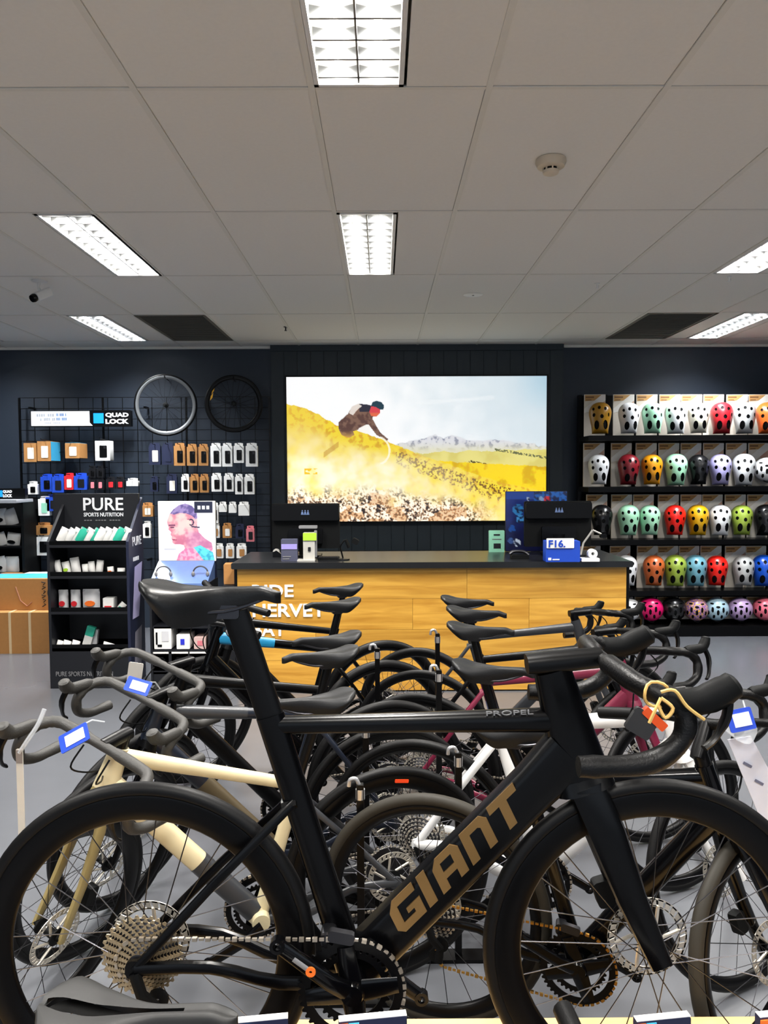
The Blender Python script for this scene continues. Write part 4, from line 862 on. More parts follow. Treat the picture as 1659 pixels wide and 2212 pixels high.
def bike(name, lab, loc, yaw, P, grp=None):
    t = thing(name, lab, 'bicycle', loc, yaw, grp)
    g = lambda k, d: P.get(k, d)
    r = g('r', .34); wb = g('wb', 1.0); R0 = Vector((0, 0, r)); R1 = Vector((wb, 0, r))
    BB = Vector(g('bb', (.41, 0, .27))); fm = P['frame']; fk = g('fork_m', fm); det = g('detail', False)
    SC = Vector(g('seat_cluster', (.268, 0, .745))); ST = Vector(g('seat_top', (.222, 0, g('saddle_z', .95)-.05)))
    HB = Vector(g('head_bot', (.838, 0, .715))); HT = Vector(g('head_top', (.79, 0, .865)))
    CL = Vector(g('clamp', (.875, 0, .905))); fat = g('fat', 1.0); bars = g('bars', 'drop')
    ax = (HB-HT).normalized(); s_ang = g('steer', 0)
    Sm = T(HB) @ Matrix.Rotation(-s_ang, 4, ax) @ T(-HB)      # positive: bars turn to the left
    # frame ---------------------------------------------------------
    m = MB(); 
    tt_end = HT.lerp(HB, g('tt_at', .22)); dt_end = HT.lerp(HB, g('dt_at', .82))
    tts = g('tt', (.021, .019)); dts = g('dt', (.03, .024)); sts = g('st', (.02, .017))
    m.sweep([SC, SC.lerp(tt_end, .5), tt_end], [(tts[0]*.8, tts[1]*.8), (tts[0]*.9, tts[1]*.9), (tts[0]*1.15, tts[1])], 16, ex=2.6)
    dt0 = Vector(g('dt_a', BB)); dt_end = Vector(g('dt_b', dt_end)); de = g('dt_end_k', 1.0)
    m.sweep([dt0, dt0.lerp(dt_end, .5), dt0.lerp(dt_end, .85), dt_end], [dts, dts, dts, (dts[0]*de, dts[1])], 16, ex=g('dt_ex', 2.8))
    m.sweep([BB, BB.lerp(SC, .5), SC, SC+(SC-BB).normalized()*.02], [(sts[0]*1.15, sts[1]), sts, sts, sts], 16, ex=2.4)
    hs = g('ht', ((.023, .021), (.028, .026))); m.sweep([HT, HT.lerp(HB, .5), HB], [hs[0], ((hs[0][0]+hs[1][0])/2, (hs[0][1]+hs[1][1])/2), hs[1]], 18, ex=2.4)
    m.lathe([(0, -.043), (.026, -.043), (.028, -.03), (.028, .03), (.026, .043), (0, .043)], 20, T(BB) @ AX)
    frame = m.build('frame', fm, t, angle=35); m = MB()
    ssj = BB.lerp(SC, g('stay_at', .93)); sr = g('stay', .0085)
    for s_ in (-1, 1):
        drop = Vector((0, s_*.062, r))
        m.sweep(smooth([BB+Vector((-.02, s_*.02, -.002)), BB+Vector((-.14, s_*.034, .004)), R0+Vector((.14, s_*.052, -.004)), drop+Vector((.0, 0, 0))], 3), [(sr*1.6, sr)]*4+[(sr*1.4, sr)]*6, 10, ex=2.6)
        bk = g('stay_back', 0)
        pth = [ssj+Vector((-.005, s_*.012, 0)), ssj+Vector((-.02-bk, s_*.024, -.01-.25*bk)), ssj.lerp(R0, .5)+Vector((-.01-bk*.2, s_*.045, bk*.1)), drop]
        m.sweep(pth, [(sr*1.1, sr*.8)]*4, 10, ex=2.6)
        m.bbox((0, s_*.062, r), (.036, .008, .036), .012)
    m.sweep([ssj+Vector((0, 0, 0)), ssj+Vector((-.028-g('stay_back', 0), 0, -.008))], (.012, .022), 8)
    m.build('rear_stays', g('rear_m', fm), t, angle=35)
    if g('dt_m', None): m = MB(); m.sweep([BB.lerp(dt_end, .04), BB.lerp(dt_end, g('dt_to', .45))], [(dts[0]*1.03, dts[1]*1.03)]*2, 16, ex=2.8).build('downtube_cover', P['dt_m'], t)
    if g('tt_m', None): MB().sweep([tt_end.lerp(SC, g('tt_rng', (0, .55))[0]), tt_end.lerp(SC, g('tt_rng', (0, .55))[1])], [(tts[0]*1.18, tts[1]*1.05), (tts[0]*.95, tts[1]*.95)], 16, ex=2.6).build('top_tube_colour', P['tt_m'], t)
    if g('st_m', None): MB().sweep([BB.lerp(SC, .3), BB.lerp(SC, .85)], (sts[0]*1.05, sts[1]*1.05), 14, ex=2.4).build('seat_tube_colour', P['st_m'], t)
    # seat post, saddle ----------------------------------------------
    pr = g('post', (.0155, .0145)); sd_x = g('saddle_dx', .02)
    MB().sweep([SC-(ST-SC)*.1, SC.lerp(ST, .5), ST], pr, 14, ex=2.6).build('seat_post', g('post_m', black), t)
    sdz = g('saddle_z', .95); so = Vector((ST.x+sd_x, 0, sdz))
    sk = (g('sad_len', .275), g('sad_deep', .05), g('sad_split', False))
    if sk not in SADM: SADM[sk] = saddle_mesh(sk[0], .070, sk[1], g('sad_split', False))
    sad = inst('saddle', SADM[sk], g('saddle_m', saddm), t, M=T(so) @ RY(g('sad_tilt', 0)))
    rl = MB()
    for s_ in (-1, 1): rl.sweep(smooth([(-.09, s_*.022, -.03), (-.05, s_*.022, -.045), (.03, s_*.02, -.046), (.09, s_*.012, -.03), (.115, s_*.008, -.018)], 3), .0035, 6)
    inst('saddle_rails', rl.mesh('saddle_rails'), dsteel, sad)
    cl_ = MB().bbox((0, 0, 0), (.05, .034, .026), .006, T(ST.x+sd_x*.3, 0, sdz-.048)); cl_.build('post_clamp', dsteel, t)
    # fork + front wheel -----------------------------------------------
    m = MB(); m.sweep([HB-ax*.005, HB+ax*.02], [(hs[1][0], hs[1][1]), (hs[1][0]*1.05, .036)], 16, ex=2.6)
    lg = g('leg', ((.019, .011), (.012, .008)))
    ft = g('fork_off', .0)
    for s_ in (-1, 1):
        a_ = HB+Vector((ft, s_*.018, 0))+ax*.012; d_ = R1+Vector((0, s_*.052, 0)); k_ = a_.lerp(d_, .25)+Vector((0, s_*.012, 0))
        m.sweep([a_, k_, a_.lerp(d_, .62)+Vector((-.006, s_*.008, 0)), d_+Vector((0, 0, -.008))], [(lg[0][0], lg[0][1]*1.2), lg[0], ((lg[0][0]+lg[1][0])/2, (lg[0][1]+lg[1][1])/2), lg[1]], 12, ex=2.6)
    m.v = [tuple(Sm @ Vector(p)) for p in m.v]; m.build('fork', fk, t, angle=40)
    wk = dict(r=r, tr=g('tr', .015), rd=g('rd', .025), rot=g('rotor', .08), knob=g('knob', False))
    rm, sm = g('rim_m', black), g('spoke_m', dsteel)
    wheel('rear_wheel', t, T(R0) @ RY(.1), rm, sm, det, g('tyre_m', None), **wk)
    wheel('front_wheel', t, Sm @ T(R1) @ RY(.3), rm, sm, det, g('tyre_m', None), **wk)
    MB().bbox((0, 0, 0), (.035, .026, .055), .008, Sm @ T(R1+(HB-R1)*.24+Vector((-.05, .05, 0))) @ RY(-.3)).build('brake_caliper', matte, t)
    # stem + bars ---------------------------------------------------
    top = HT-ax*.012; sw = g('stem', (.016, .018))
    m = MB(); m.sweep([HT+ax*.002, HT-ax*(.02+g('spacer', .02))], (.02, .02), 14)
    s0 = HT-ax*(.015+g('spacer', .02)); m.sweep([s0-(CL-s0).normalized()*g('stem_back', .02), s0, CL], [sw, (sw[0]*1.1, sw[1]*1.1), sw], 14, ex=2.8)
    m.v = [tuple(Sm @ Vector(p)) for p in m.v]; m.build('stem', g('stem_m', black), t)
    bp = bar_paths(bars, P); Mb = Sm @ T(CL) @ RY(g('bar_tilt', 0))
    for nm in ('handlebar',):
        R = [Vector((x, -y, z)) for x, y, z in bp][::-1]; Lf = [Vector(p) for p in bp][1:]
        full = smooth(R+Lf, 4); 
        rads = []
        for p in full:
            ay = abs(p.y)
            if bars == 'drop': rads.append(.0135 if ay < .05 else g('tape_r', .0162)*(1+.06*math.sin(p.length*420)))
            else: rads.append(.0155 if ay < .04 else .011)
        hb = MB().sweep(full, rads, 10, (0, 0, 1)).build('handlebar', g('tape_m', tape), t, M=Mb)
    for s_ in (-1, 1):
        if bars == 'drop':
            h_ = P.get('half', .205); r_ = P.get('reach', .085); hk = g('hood', 1.0)
            hp = P.get('hood_path') or [(r_*.62, h_, .0), (r_+.02, h_+.001, .004), (r_+.05*hk, h_, .010), (r_+.072*hk, h_-.003, .032*hk), (r_+.078*hk, h_-.004, .05*hk)]; hr = P.get('hood_r', 1.0)
            MB().sweep(smooth([(a_, s_*b_, c_) for a_, b_, c_ in hp], 3),
                       [(a_*hr, b_*hr) for a_, b_ in [(.014, .013)]+[(.019, .016)]*6+[(.021, .016)]*3+[(.019, .0155)]*2+[(.012, .011)]], 12, (0, 1, 0)).build('brake_hood', g('hood_m', matte), hb)
            MB().sweep(smooth([(r_+.062*hk, s_*(h_-.003), .012), (r_+.075*hk, s_*(h_+.004), -.03), (r_+.062*hk, s_*(h_+.012), -.085), (r_+.045*hk, s_*(h_+.016), -.105)] if 'lever_path' not in P else [(a_, s_*b_, c_) for a_, b_, c_ in P['lever_path']], 3), [(.007, .012)]*5+[(.005, .009)]*5, 8, (0, 1, 0)).build('brake_lever', black, hb)
        else:
            x_ = bp[-1][0]; h_ = bp[-1][1]
            MB().sweep(smooth([(-.012, s_*(h_-.15), .006), (.02, s_*(h_-.14), .002), (.035, s_*(h_-.09), -.004), (.028, s_*(h_-.02), -.008)], 3), .005, 8).build('brake_lever', dsteel, hb)
            gp = sorted([p for p in full if s_*p.y > h_-.13], key=lambda p: abs(p.y)); gp.append(gp[-1]+(gp[-1]-gp[-2]).normalized()*.004); MB().sweep(gp, .0178, 12, (0, 0, 1)).build('grip', rubber, hb)
    if g('no_lever', False):
        for o in list(hb.children):
            if o.name.startswith('brake_lever'): bpy.data.objects.remove(o)
    # cables from the bars to the frame
    cb = MB()
    for s_ in (-1, 1):
        q_ = [Mb @ Vector((.02, s_*.05, -.01)), Mb @ Vector((.06, s_*.05, -.06)), Sm @ (HB.lerp(HT, .55)+Vector((.07, s_*.03, 0))), HB.lerp(HT, .4)+Vector((.02, s_*.028, -.0))]
        if g('cables', True): cb.sweep(smooth(q_, 5), .0026, 6)
    if cb.v: cb.build('cables', black, t)
    # drivetrain ------------------------------------------------------
    cr_ = g('cr', .1); th = g('teeth', 48); ch = MB()
    def ring(R_, w_, n_, y_, thick=.003):
        pts = []
        for k in range(n_*4):
            a = 2*PI*k/(n_*4); pts.append((R_-(0, 0, .006, .006)[k % 4] if False else R_+(.003, .003, -.003, -.003)[k % 4], a))
        o_ = [(rr*math.cos(a), rr*math.sin(a)) for rr, a in pts]; i_ = [((R_-w_)*math.cos(a), (R_-w_)*math.sin(a)) for rr, a in pts]
        n4 = len(pts); v = [(x, y_-thick/2, z) for x, z in o_]+[(x, y_-thick/2, z) for x, z in i_]+[(x, y_+thick/2, z) for x, z in o_]+[(x, y_+thick/2, z) for x, z in i_]
        f = []
        for k in range(n4):
            j = (k+1) % n4
            f += [(k, j, n4+j, n4+k), (2*n4+k, 3*n4+k, 3*n4+j, 2*n4+j), (k, 2*n4+k, 2*n4+j, j), (n4+k, n4+j, 3*n4+j, 3*n4+k)]
        return v, f
    ck = empty('crankset', t, BB); yd = -.052
    m = MB(); m.add(*ring(cr_, .02, th, yd)); m.build('chainring', g('ring_m', black), ck)
    if g('inner_ring', True): m = MB(); m.add(*ring(cr_*.72, .014, int(th*.72), yd+.009)); m.build('chainring', black, ck)
    m = MB(); ca = g('crank_a', 2.7)
    for k in range(4):
        a = ca+PI/4+k*PI/2; m.sweep([(.02*math.cos(a), yd-.004, .02*math.sin(a)), (cr_*.88*math.cos(a), yd-.003, cr_*.88*math.sin(a))], [(.022, .006), (.016, .004)], 8, (0, 1, 0))
    m.lathe([(0, yd-.02), (.02, yd-.018), (.026, yd-.006), (.026, yd+.01), (0, yd+.01)], 18, Matrix.Rotation(PI/2, 4, 'X') @ Matrix.Scale(-1, 4, (0, 0, 1))).build('spider', gloss, ck)
    for s_ in (-1, 1):
        a = ca if s_ < 0 else ca+PI; L2 = .1725; y_ = s_*.072
        q = MB(); q.sweep([(0, s_*.06, 0), (.05*math.cos(a), y_, .05*math.sin(a)), (L2*math.cos(a), y_, L2*math.sin(a))], [(.018, .009), (.016, .009), (.0135, .0075)], 12, (0, 1, 0), ex=3)
        q.lathe([(.008, -.009), (.0145, -.009), (.0145, .009), (.008, .009)], 14, T(L2*math.cos(a), y_, L2*math.sin(a)) @ AX, close=True)
        arm = q.build('crank_arm', g('crank_m', gloss), ck)
        if g('crank_label', False) and s_ < 0:
            MB().sweep([(L2*.60*math.cos(a), y_-.0085, L2*.60*math.sin(a)), (L2*.78*math.cos(a), y_-.0085, L2*.78*math.sin(a))], (.005, .0015), 8).build('arm_print', grey, arm)
            MB().lathe([(.003, 0), (.0095, 0), (.0095, .003), (.003, .003)], 14, T(L2*.55*math.cos(a), y_-.008, L2*.55*math.sin(a)) @ AX, close=True).build('orange_ring', orange, arm)
    cs = empty('cassette', t, R0); nsp = 11 if det else 6
    for k in range(nsp):
        u = k/(nsp-1); m = MB(); m.add(*ring(.077-.055*u, .0038, int(34-21*u), -.020-.026*u, .0018)); m.build('sprocket', g('sprocket_m', chrome), cs)
    MB().lathe([(0, -.0175), (.072, -.0175), (.02, -.044), (.016, -.047), (0, -.047)], 24, AX @ Matrix.Scale(-1, 4, (0, 0, 1))).build('cassette_body', dsteel, cs)
    cy = -.040; rk_ = .045
    def links(pts):
        m = MB(); P_ = [Vector(p) for p in pts]; acc = 0; k = 0
        for a, b in zip(P_, P_[1:]):
            L_ = (b-a).length; n_ = max(1, round(L_/.0127)); d_ = (b-a).normalized(); ang = math.atan2(d_.z, d_.x)
            for i in range(n_):
                c = a.lerp(b, (i+.5)/n_); k += 1; wd = .0065 if k % 2 else .004
                m.box((0, 0, 0), (.0092, wd, (.0068 if k % 2 else .0048)), T(c) @ RY(-ang))
        return m
    dl = Vector((.02, cy, r-.11)); dj = Vector((.035, cy, r-.075))
    top_ = [(0, cy, r+rk_), (BB.x, yd, BB.z+cr_)]; 
    arc = [(BB.x+cr_*math.sin(a), yd, BB.z+cr_*math.cos(a)) for a in [PI*i/20 for i in range(21)]]
    rear = [(rk_*math.sin(a), cy, r+rk_*math.cos(a)) for a in [-PI*i/8 for i in range(9)]]
    links(top_+arc+[tuple(dl+Vector((.02, 0, -.03))), tuple(dl+Vector((-.012, 0, 0))), tuple(dj)]+rear[::-1][0:9]).build('chain', g('chain_m', pm('chain_steel', (176, 166, 152), .3, .75, var=.3)), t)
    m = MB(); m.sweep([(0, -.066, r-.006), (.014, -.07, r-.045), dj+Vector((0, -.02, 0))], (.012, .009), 8).sweep([dj+Vector((0, -.014, 0)), dl+Vector((.008, -.014, -.012))], (.011, .004), 8)
    for c in (dj, dl): m.lathe([(.004, -.004), (.021, -.003), (.021, .003), (.004, .004)], 16, T(c) @ AX, close=True)
    m.build('rear_derailleur', matte, t)
    m = MB(); m.bbox((0, 0, 0), (.05, .014, .022), .006, T(BB+Vector((-.02, yd, cr_+.006))) @ RY(.2)).bbox((0, 0, 0), (.03, .03, .03), .008, T(BB+Vector((-.045, -.03, cr_*.95)))); m.build('front_derailleur', dsteel, t)
    if g('cage', False):
        c0 = BB.lerp(dt_end, .42); n_ = Vector((-(dt_end-BB).z, 0, (dt_end-BB).x)).normalized(); d_ = (dt_end-BB).normalized()
        m = MB(); m.sweep(smooth([c0+n_*.03, c0+n_*.04+d_*.06+Vector((0, .035, 0)), c0+n_*.085+d_*.09, c0+n_*.04+d_*.06-Vector((0, .035, 0)), c0+n_*.03, c0+n_*.105-d_*.03], 5), .004, 6).build('bottle_cage', black, t)
    if 'rim_print' in P:
        e_ = [o for o in t.children if o.name.startswith('rear_wheel')][0]; MB().bbox((0, 0, r-.042), (.045, .03, .011), .002, RY(-.1-.12)).build('rim_print', P['rim_print'], e_)
    return t, dict(BB=BB, SC=SC, HT=HT, HB=HB, dt_end=dt_end, dts=dts, Mb=Mb, hb=hb, CL=CL, Sm=Sm)
# ---------------------------------------------------------------- the big bike in front, on its plinth
MY = 1.432
wr = at(314, 2049, MY); wf_ = at(1409, 2053, MY); MR = .335
PZ = wr.z-MR
X0 = wr.x
L = lambda px, py, dy=0: (at(px, py, MY+dy)-Vector((X0, MY, PZ)))
plinth_front, plinth_back = 1.20, atz(800, 2200, PZ).y
pl = thing('display_plinth', 'low pale wooden display bench under the nearest bicycle', 'plinth', (.1, 0, 0))
birch = wood('pale_birch', (186, 146, 88), (208, 170, 112), 2.0, .45)
nb = 4; pwid = (plinth_back-plinth_front)/nb
for k in range(nb): MB().bbox((0, plinth_front+pwid*(k+.5), PZ-.016), (3.2, pwid-.002, .03), .004).build('top_plank', birch, pl)
MB().box((0, (plinth_front+plinth_back)/2, (PZ-.031)/2), (3.16, plinth_back-plinth_front-.03, PZ-.031)).build('body', birch, pl)
frame_black = pm('frame_matte_black', (3, 3, 4), .26, spec=.2, var=.05, scale=80)
mp = {}
mp.update(frame=frame_black, r=MR, wb=wf_.x-wr.x, tr=.0145, rd=.052, detail=True, rim_m=pm('carbon_rim', (3, 3, 4), .34, spec=.15), spoke_m=dsteel, tyre_m=pm('black_tyre', (7, 7, 8), .48, spec=.2, bump=.1, scale=300))
bb_ = L(761, 2138, -.05); mp['bb'] = (bb_.x, 0, bb_.z)
mp['seat_cluster'] = tuple(L(590, 1566)); mp['seat_top'] = tuple(L(508, 1322)); mp['saddle_z'] = L(400, 1266).z
sr_, sn_ = L(306, 1290), L(606, 1280); mp['sad_len'] = round(sn_.x-sr_.x, 3); mp['saddle_dx'] = sr_.x+.13-L(508, 1322).x; mp['sad_deep'] = .07
mp['head_bot'] = tuple(L(1258, 1680)); mp['head_top'] = tuple(L(1192, 1446)); mp['clamp'] = tuple(L(1298, 1420)); mp['dt_a'] = tuple(L(772, 2082)); mp['dt_b'] = tuple(L(1226, 1624)); mp['dt_end_k'] = 1.15; mp['sprocket_m'] = pm('bronze_steel', (176, 158, 128), .3, .7, var=.5, scale=260)
mp['bar_path'] = [(0, 0, 0), (0, .05, 0), (.004, .11, -.001), (.018, .16, -.008), (.05, .19, -.020), (.078, .198, -.038), (.084, .202, -.065), (.072, .205, -.092), (.045, .207, -.115), (.012, .209, -.127), (-.04, .21, -.131), (-.098, .212, -.130)]
mp['hood_path'] = [(.045, .192, -.022), (.075, .197, -.028), (.11, .2, -.024), (.145, .2, -.008), (.168, .199, .006)]; mp['lever_path'] = [(.155, .2, -.014), (.15, .204, -.05), (.13, .208, -.085), (.11, .212, -.10)]; mp['hood_r'] = 1.25
mp['tt_at'] = .46; mp['dt_at'] = .86; mp['tt'] = (.021, .019); mp['dt'] = (.0465, .026); mp['dt_ex'] = 4.0; mp['st'] = (.028, .016); mp['post'] = (.0265, .0125); mp['stay_at'] = .70; mp['stay'] = .0085; mp['stay_back'] = .0
mp['ht'] = ((.036, .024), (.056, .026)); mp['leg'] = ((.036, .013), (.021, .009)); mp['spacer'] = .0; mp['stem_back'] = .045; mp['stem'] = (.0185, .024); mp['fork_off'] = .0
mp['half'] = .2; hdt = at(1588, 1480, MY-.2)-Vector((X0, MY-.2, PZ)); mp['reach'] = .10; mp['drop'] = .128; mp['bar_tilt'] = .0; mp['hood'] = 1.25; mp['tape_r'] = .0182
mp['cr'] = .1; mp['teeth'] = 50; mp['crank_a'] = math.atan2((L(608, 2045, -.07)-bb_).z, (L(608, 2045, -.07)-bb_).x); mp['crank_label'] = True; mp['rotor'] = .08; mp['cables'] = False
mp['saddle_m'] = pm('black_saddle', (11, 12, 13), .4, spec=.3, bump=.15, scale=200)
big, K = bike('bicycle', 'matte black road bicycle with gold lettering, nearest, standing on the wooden bench', (X0, MY, PZ), 0, mp)
# gold lettering on the down tube, small grey lettering on top tube
D = (K['dt_end']-K['BB']); ang = math.atan2(D.z, D.x)
pA = L(866, 2022, -.026); pB = L(1152, 1742, -.026)
GL = {'G': [(.95, 1), (.2, 1), (0, .75), (0, .2), (.2, 0), (1, 0), (1, .52), (.5, .52), (.5, .36), (.72, .36), (.72, .24), (.28, .24), (.28, .76), (.95, .76)],
      'I': [(0, 0), (.3, 0), (.3, 1), (0, 1)], 'A': [(0, 0), (.28, 0), (.28, .32), (.68, .32), (.68, 0), (.97, 0), (.97, .78), (.78, 1), (.2, 1), (0, .78), (0, .1), (.28, .1), (.28, .5), (.28, .74), (.36, .79), (.6, .79), (.68, .74), (.68, .52), (.28, .52), (0, .52)],
      'N': [(0, 0), (.28, 0), (.28, .77), (.58, .77), (.66, .7), (.66, 0), (.94, 0), (.94, .78), (.74, 1), (0, 1)], 'T': [(.3, 0), (.58, 0), (.58, .76), (.95, .76), (.95, 1), (-.05, 1), (-.05, .76), (.3, .76)]}
goldm = pm('gold_lettering', (150, 116, 70), .3, .75, var=.2, scale=12)
ld = (pB-pA); la_ = math.atan2(ld.z, ld.x); LL = ld.length; hL = .062; uw = LL/4.85
ML = T(pA+Vector((0, -.0025, 0))) @ RY(-la_)
x = 0
for chh, wd in (('G', 1.08), ('I', .5), ('A', 1.08), ('N', 1.05), ('T', 1.0)):
    if chh == 'A':
        parts_ = [[(0, 0), (.28, 0), (.28, .78), (.2, 1), (0, .78)], [(.68, 0), (.97, 0), (.97, .78), (.78, 1), (.2, 1), (.28, .78), (.68, .78)], [(.28, .3), (.68, .3), (.68, .5), (.28, .5)]]
    else: parts_ = [GL[chh]]
    m = MB()
    for P_ in parts_: m.prism([((x+a*.96)*uw+b*hL*.35, b*hL) for a, b in P_], 0, .004)
    m.build('letter', goldm, big, M=ML); x += wd
p_, q_ = L(1050, 1545, -.018), L(1160, 1541, -.018)
text('lettering', 'PROPEL', .02, grey, big, T(p_+Vector((0, -.004, 0))) @ RY(-math.atan2((q_-p_).z, (q_-p_).x)) @ FLAT, fit=(.09, .009))
# twine bow round the near bar
t = thing('twine_tie', 'tan twine tied round the near drop bar of the front bicycle', 'twine', at(1418, 1500, MY-.2)); tw = pm('tan_twine', (206, 168, 96), .6)
MB().sweep([(.021*math.cos(a), .004*math.sin(a*3), .021*math.sin(a)) for a in [i*.42 for i in range(32)]], .0028, 6, (0, 1, 0)).build('coil', tw, t, M=RY(.6))
for e_ in ([(0, -.02, .01), (.02, -.026, .014), (.04, -.026, -.012), (.07, -.024, -.035)], [(0, -.02, 0), (-.012, -.026, -.02), (-.02, -.024, -.04)], [(0, -.02, 0), (.016, -.03, -.014), (.004, -.03, -.03), (-.006, -.026, -.012)]):
    MB().sweep(smooth(e_), .003, 6, (0, 1, 0)).build('twine_end', tw, t)
# ---------------------------------------------------------------- the two rows behind
G_L, G_R = 'bicycles of the left row, fronts to the left', 'bicycles of the right row, fronts to the right'
cream = pm('cream_frame', (206, 194, 158), .35); bronze = pm('bronze_panel', (74, 64, 46), .4, .2); whitef = pm('white_frame', (228, 228, 228), .3); cherry = pm('cherry_frame', (104, 24, 50), .35); bluef = pm('blue_frame', (30, 130, 176), .35)
dnavy = pm('dark_navy_frame', (18, 24, 36), .3); greyf = pm('graphite_frame', (48, 50, 54), .35); lav = pm('grey_lavender_frame', (96, 102, 140), .4); sand = pm('bronze_grey_tyre', (40, 37, 31), .6, spec=.25)
YT = math.radians(16)
fleft = [ # rear x, rear y, saddle height, extras, label
 (.02, 2.31, .925, dict(frame=cream, rear_m=greyf, rim_print=pm('orange_red_print', (226, 66, 20), .5), seat_cluster=(.295, 0, .66), ht=((.026, .022), (.036, .028)), fork_m=pm('khaki_fork', (140, 126, 84), .4), dt_m=greyf, dt_to=.42, post_m=black, rd=.045, tape_m=tapeg, hood_m=tapeg, steer=.85, clamp=(.86, 0, .865), head_top=(.795, 0, .83)), 'cream road bicycle with grey taped bars, front of the left row'),
 (.02, 2.70, .97, dict(frame=dnavy, fork_m=black, tt_m=greyf, dt_m=bronze, dt_to=.6, tape_m=tapeg, hood_m=tapeg, steer=.8, clamp=(.86, 0, .87), head_top=(.795, 0, .835)), 'dark road bicycle with a bronze down tube, second in the left row'),
 (.02, 3.00, .96, dict(frame=black, tape_m=tapeg, hood_m=tapeg, steer=.75, tr=.018, rd=.02), 'black road bicycle with grey taped bars, third in the left row'),
 (.0, 3.66, .985, dict(frame=gloss, tt_m=bluef, tt_rng=(0, .5), tt=(.024, .02), dt=(.036, .03), cage=True, seat_cluster=(.27, 0, .755), head_top=(.785, 0, .88), steer=.6, bars='flat', half=.3, clamp=(.85, 0, .94), tr=.022, rd=.02), 'glossy black flat bar bicycle with a blue top tube, fourth in the left row'),
 (.0, 4.10, .99, dict(frame=black, steer=.5, bars='flat', half=.3, clamp=(.85, 0, .95), tr=.022, rd=.02), 'black flat bar bicycle farthest back in the left row')]
for k, (x_, y_, sz, ex, lb) in enumerate(fleft):
    P_ = dict(saddle_z=sz, rd=.03); P_.update(ex); P_['steer'] = P_['steer']
    bike('bicycle', lb, (x_, y_, 0), PI+YT, P_, G_L)
fright = [
 (.14, 2.11, .90, dict(frame=gloss, dt=(.03, .026), bars='flat', half=.34, steer=.8, wb=.94, head_bot=(.765, 0, .70), head_top=(.72, 0, .84), clamp=(.75, 0, .94), tr=.018, rd=.03, chain_m=gold, tyre_m=sand, leg=((.022, .014), (.015, .011))), 'glossy black flat bar bicycle with a gold chain, front of the right row'),
 (.13, 2.55, .955, dict(frame=whitef, fork_m=whitef, steer=.75, rd=.02, stay=.0125, dt=(.036, .03), tt=(.026, .022), st=(.024, .02)), 'white road bicycle, second in the right row'),
 (.16, 3.10, .975, dict(frame=cherry, st_m=lav, steer=.7, rd=.03), 'cherry red road bicycle with a lavender seat tube, third in the right row'),
 (.19, 3.47, .975, dict(frame=black, steer=.55, rd=.02), 'black road bicycle with drop bars, fourth in the right row'),
 (.2, 3.92, .95, dict(frame=greyf, steer=.5, tr=.018, rd=.02), 'graphite bicycle farthest back in the right row')]
for k, (x_, y_, sz, ex, lb) in enumerate(fright):
    P_ = dict(saddle_z=sz, rd=.03); P_.update(ex)
    bike('bicycle', lb, (x_, y_, 0), -YT, P_, G_R)
# wheel stands that hold the rear wheels
def wheel_stand(px, py, Y, lab):
    c = at(px, py, Y); t = thing('wheel_stand', lab, 'bike stand', (c.x, Y, 0), 0, 'wheel stands between the rows')
    MB().bbox((0, 0, .006), (.3, .06, .012), .004).build('foot', black, t); MB().bbox((0, 0, c.z/2), (.022, .022, c.z-.01), .004).build('post', black, t)
    MB().sweep(smooth([(0, 0, c.z-.02), (-.012, 0, c.z+.01), (-.03, 0, c.z+.008), (-.034, 0, c.z-.012)]), .006, 8).build('hook', steel, t)
    MB().lathe([(.012, -.03), (.014, -.03), (.014, .0), (.012, .0)], 12, T(0, 0, c.z-.02), close=True).build('collar', steel, t)
    return t
for px, py, Y, lb in ((778, 1690, 2.2, 'black post with a silver hook beside the nearest rear wheel'), (990, 1622, 2.4, 'black post with a silver collar right of the second rear wheel'), (790, 1562, 2.62, 'black post just under the top tube of the front bicycle, left'), (815, 1398, 3.35, 'tall black post left of the far rear wheels'), (945, 1366, 3.6, 'tall black post right of the far rear wheels'), (948, 1444, 2.9, 'black post with a silver collar in front of the far rear wheels')):
    wheel_stand(px, py, Y, lb)
# price tags and hangers
tagblue = pm('tag_blue', (26, 66, 190), .4)
def price_tag(px, py, Y, w_, h_, rot, lab, tilt=.0):
    c = at(px, py, Y); t = thing('price_tag', lab, 'price tag', c)
    M_ = RY(rot) @ RX(-tilt)
    MB().bbox((0, 0, 0), (w_, .003, h_), .004, M_).build('holder', tagblue, t); MB().box((w_*.04, -.002, 0), (w_*.66, .002, h_*.6), M_).build('paper_card', white, t)
    MB().sweep([M_ @ Vector((w_*.3, 0, h_*.45)), M_ @ Vector((w_*.5, .03, h_*.75)), M_ @ Vector((w_*.7, .06, h_*.6))], .002, 6).build('cord', clear, t)
price_tag(160, 1594, 1.95, .085, .05, -.5, 'blue framed white price tag on the bars of the cream bicycle', .6)
price_tag(298, 1482, 2.25, .075, .045, .3, 'blue framed white price tag on the second pair of bars at left', .6)
price_tag(1600, 1555, 1.72, .06, .05, -.2, 'blue framed white price tag hanging at the right edge', .3)
c = at(292, 1452, 2.3); t = thing('card_holder', 'small grey card standing on the second pair of bars at left', 'card', c); MB().bbox((0, 0, 0), (.045, .003, .06), .004, RY(.15)).build('card', pm('grey_card', (176, 172, 164), .5), t); MB().bbox((0, .002, -.034), (.03, .008, .01), .002, RY(.15)).build('clip', clear, t)
A_ = at(1615, 1580, 1.75); t = thing('specification_sheet', 'long white specification sheet hanging at the right edge', 'sheet', A_)
B_ = [at(1572, 1598, 1.75)-A_, at(1622, 1590, 1.75)-A_, at(1735, 1800, 1.75)-A_, at(1672, 1840, 1.75)-A_]
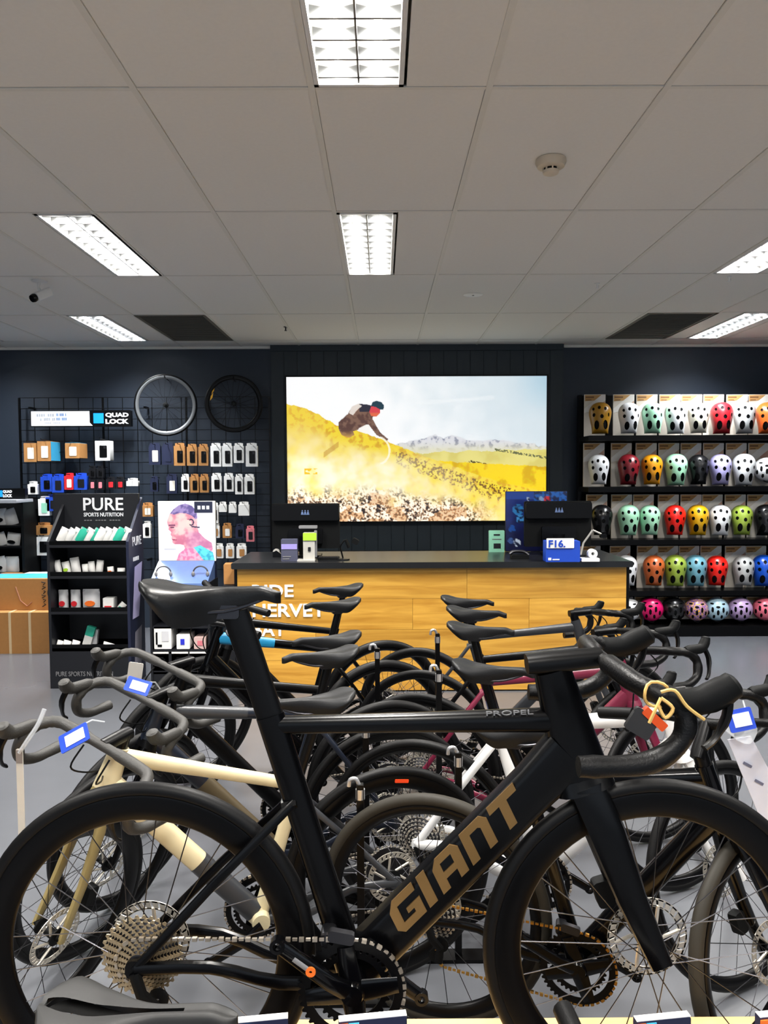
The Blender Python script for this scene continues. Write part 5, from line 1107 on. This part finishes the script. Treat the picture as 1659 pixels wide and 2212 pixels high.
MB().add([tuple(p) for p in B_]+[tuple(p+Vector((0, .002, 0))) for p in B_], [(0, 1, 2, 3), (7, 6, 5, 4), (0, 4, 5, 1), (1, 5, 6, 2), (2, 6, 7, 3), (3, 7, 4, 0)]).build('paper', pm('lavender_paper', (206, 208, 222), .5), t)
MB().bbox((0, 0, 0), (.05, .05, .05), .015, T(at(1600, 1575, 1.75)-A_) @ RY(.4)).build('clip', clear, t)
for a_, b_ in ((1615, 1652), (1640, 1690)):
    p = at(a_, b_, 1.748)-A_; MB().box((0, 0, 0), (.022, .002, .006), T(p) @ RY(.5)).build('print_line', pm('grey_ink', (96, 100, 124), .6), t)
A_ = at(44, 1690, 1.95); t = thing('strap_tag', 'narrow clear hang strip below the left bar end of the cream bicycle', 'hang tag', A_)
MB().bbox((0, 0, -.03), (.018, .003, .24), .003).build('strip', pm('clear_strip', (214, 208, 196), .3, alpha=.6), t); MB().box((0, -.002, .07), (.016, .002, .035)).build('print', pm('grey_print2', (120, 112, 108), .5), t)
MB().sweep(smooth([(.0, 0, .08), (.02, 0, .11), (.045, .01, .15), (.06, .02, .19)]), .006, 8).build('cable_tie', clear, t)
c = at(1386, 1562, 1.62); t = thing('swing_tag', 'black swing tag with an orange edge behind the near drop bar', 'hang tag', c)
MB().bbox((0, 0, 0), (.06, .012, .055), .006, RY(.55)).build('tag', pm('charcoal_tag', (44, 45, 48), .5), t); MB().bbox((.012, -.002, .026), (.062, .014, .02), .003, RY(.75)).build('orange_edge', pm('orange_red', (226, 82, 26), .5), t); MB().sweep([(-.02, 0, .03), (-.015, .01, .06), (0, .02, .09)], .002, 6).build('cord', black, t)
# foreground: saddle of a bike below the lens, boxes and a capped post on the bench
FY = 1.02; FB = at(290, 2176, FY); GR = at(1285, 2208, 1.23)
P_ = dict(frame=greyf, r=.27, wb=1.0, bb=(.42, 0, .26), seat_cluster=(.30, 0, .58), seat_top=(.20, 0, FB.z-.05), saddle_z=FB.z, saddle_dx=0, head_bot=(.86, 0, .55), head_top=(.83, 0, .63), sad_split=True, cr=.075, teeth=36,
          clamp=(GR.x-FB.x+.20-.06, 0, GR.z-.014), bars='flat', half=.215, steer=-.26, no_lever=True, saddle_m=pm('grey_saddle', (22, 22, 22), .6), cables=False, tr=.022)
bike('bicycle', 'small grey bicycle under the lens, only saddle and one grip showing along the bottom edge', (FB.x-.20, FY, 0), 0, P_)
for px, py, w_, lb in ((806, 2203, .12, 'navy card with orange and blue edge under the crankset'), (1435, 2204, .1, 'navy card with orange and blue edge under the front wheel'), (1700, 2195, .1, 'navy card with orange edge in the lower right corner'), (560, 2208, .1, 'navy card with a white rim behind the grey saddle')):
    c = at(px, py, 1.27); h_ = c.z-PZ
    t = thing('display_card', lb, 'card', (c.x, 1.27, PZ+.001), .12, 'navy cards on the bench')
    MB().bbox((0, .008, h_/2), (w_, .016, h_), .003).build('carton', navy, t)
    MB().box((-w_/2+.008, -.001, h_/2), (.016, .003, h_*.98)).build('orange_edge', orange, t); MB().box((-w_/2+.026, -.001, h_/2), (.018, .003, h_*.98)).build('blue_stripe', sky, t); MB().box((0, .008, h_+.0005), (w_, .014, .0015)).build('white_rim', white, t)
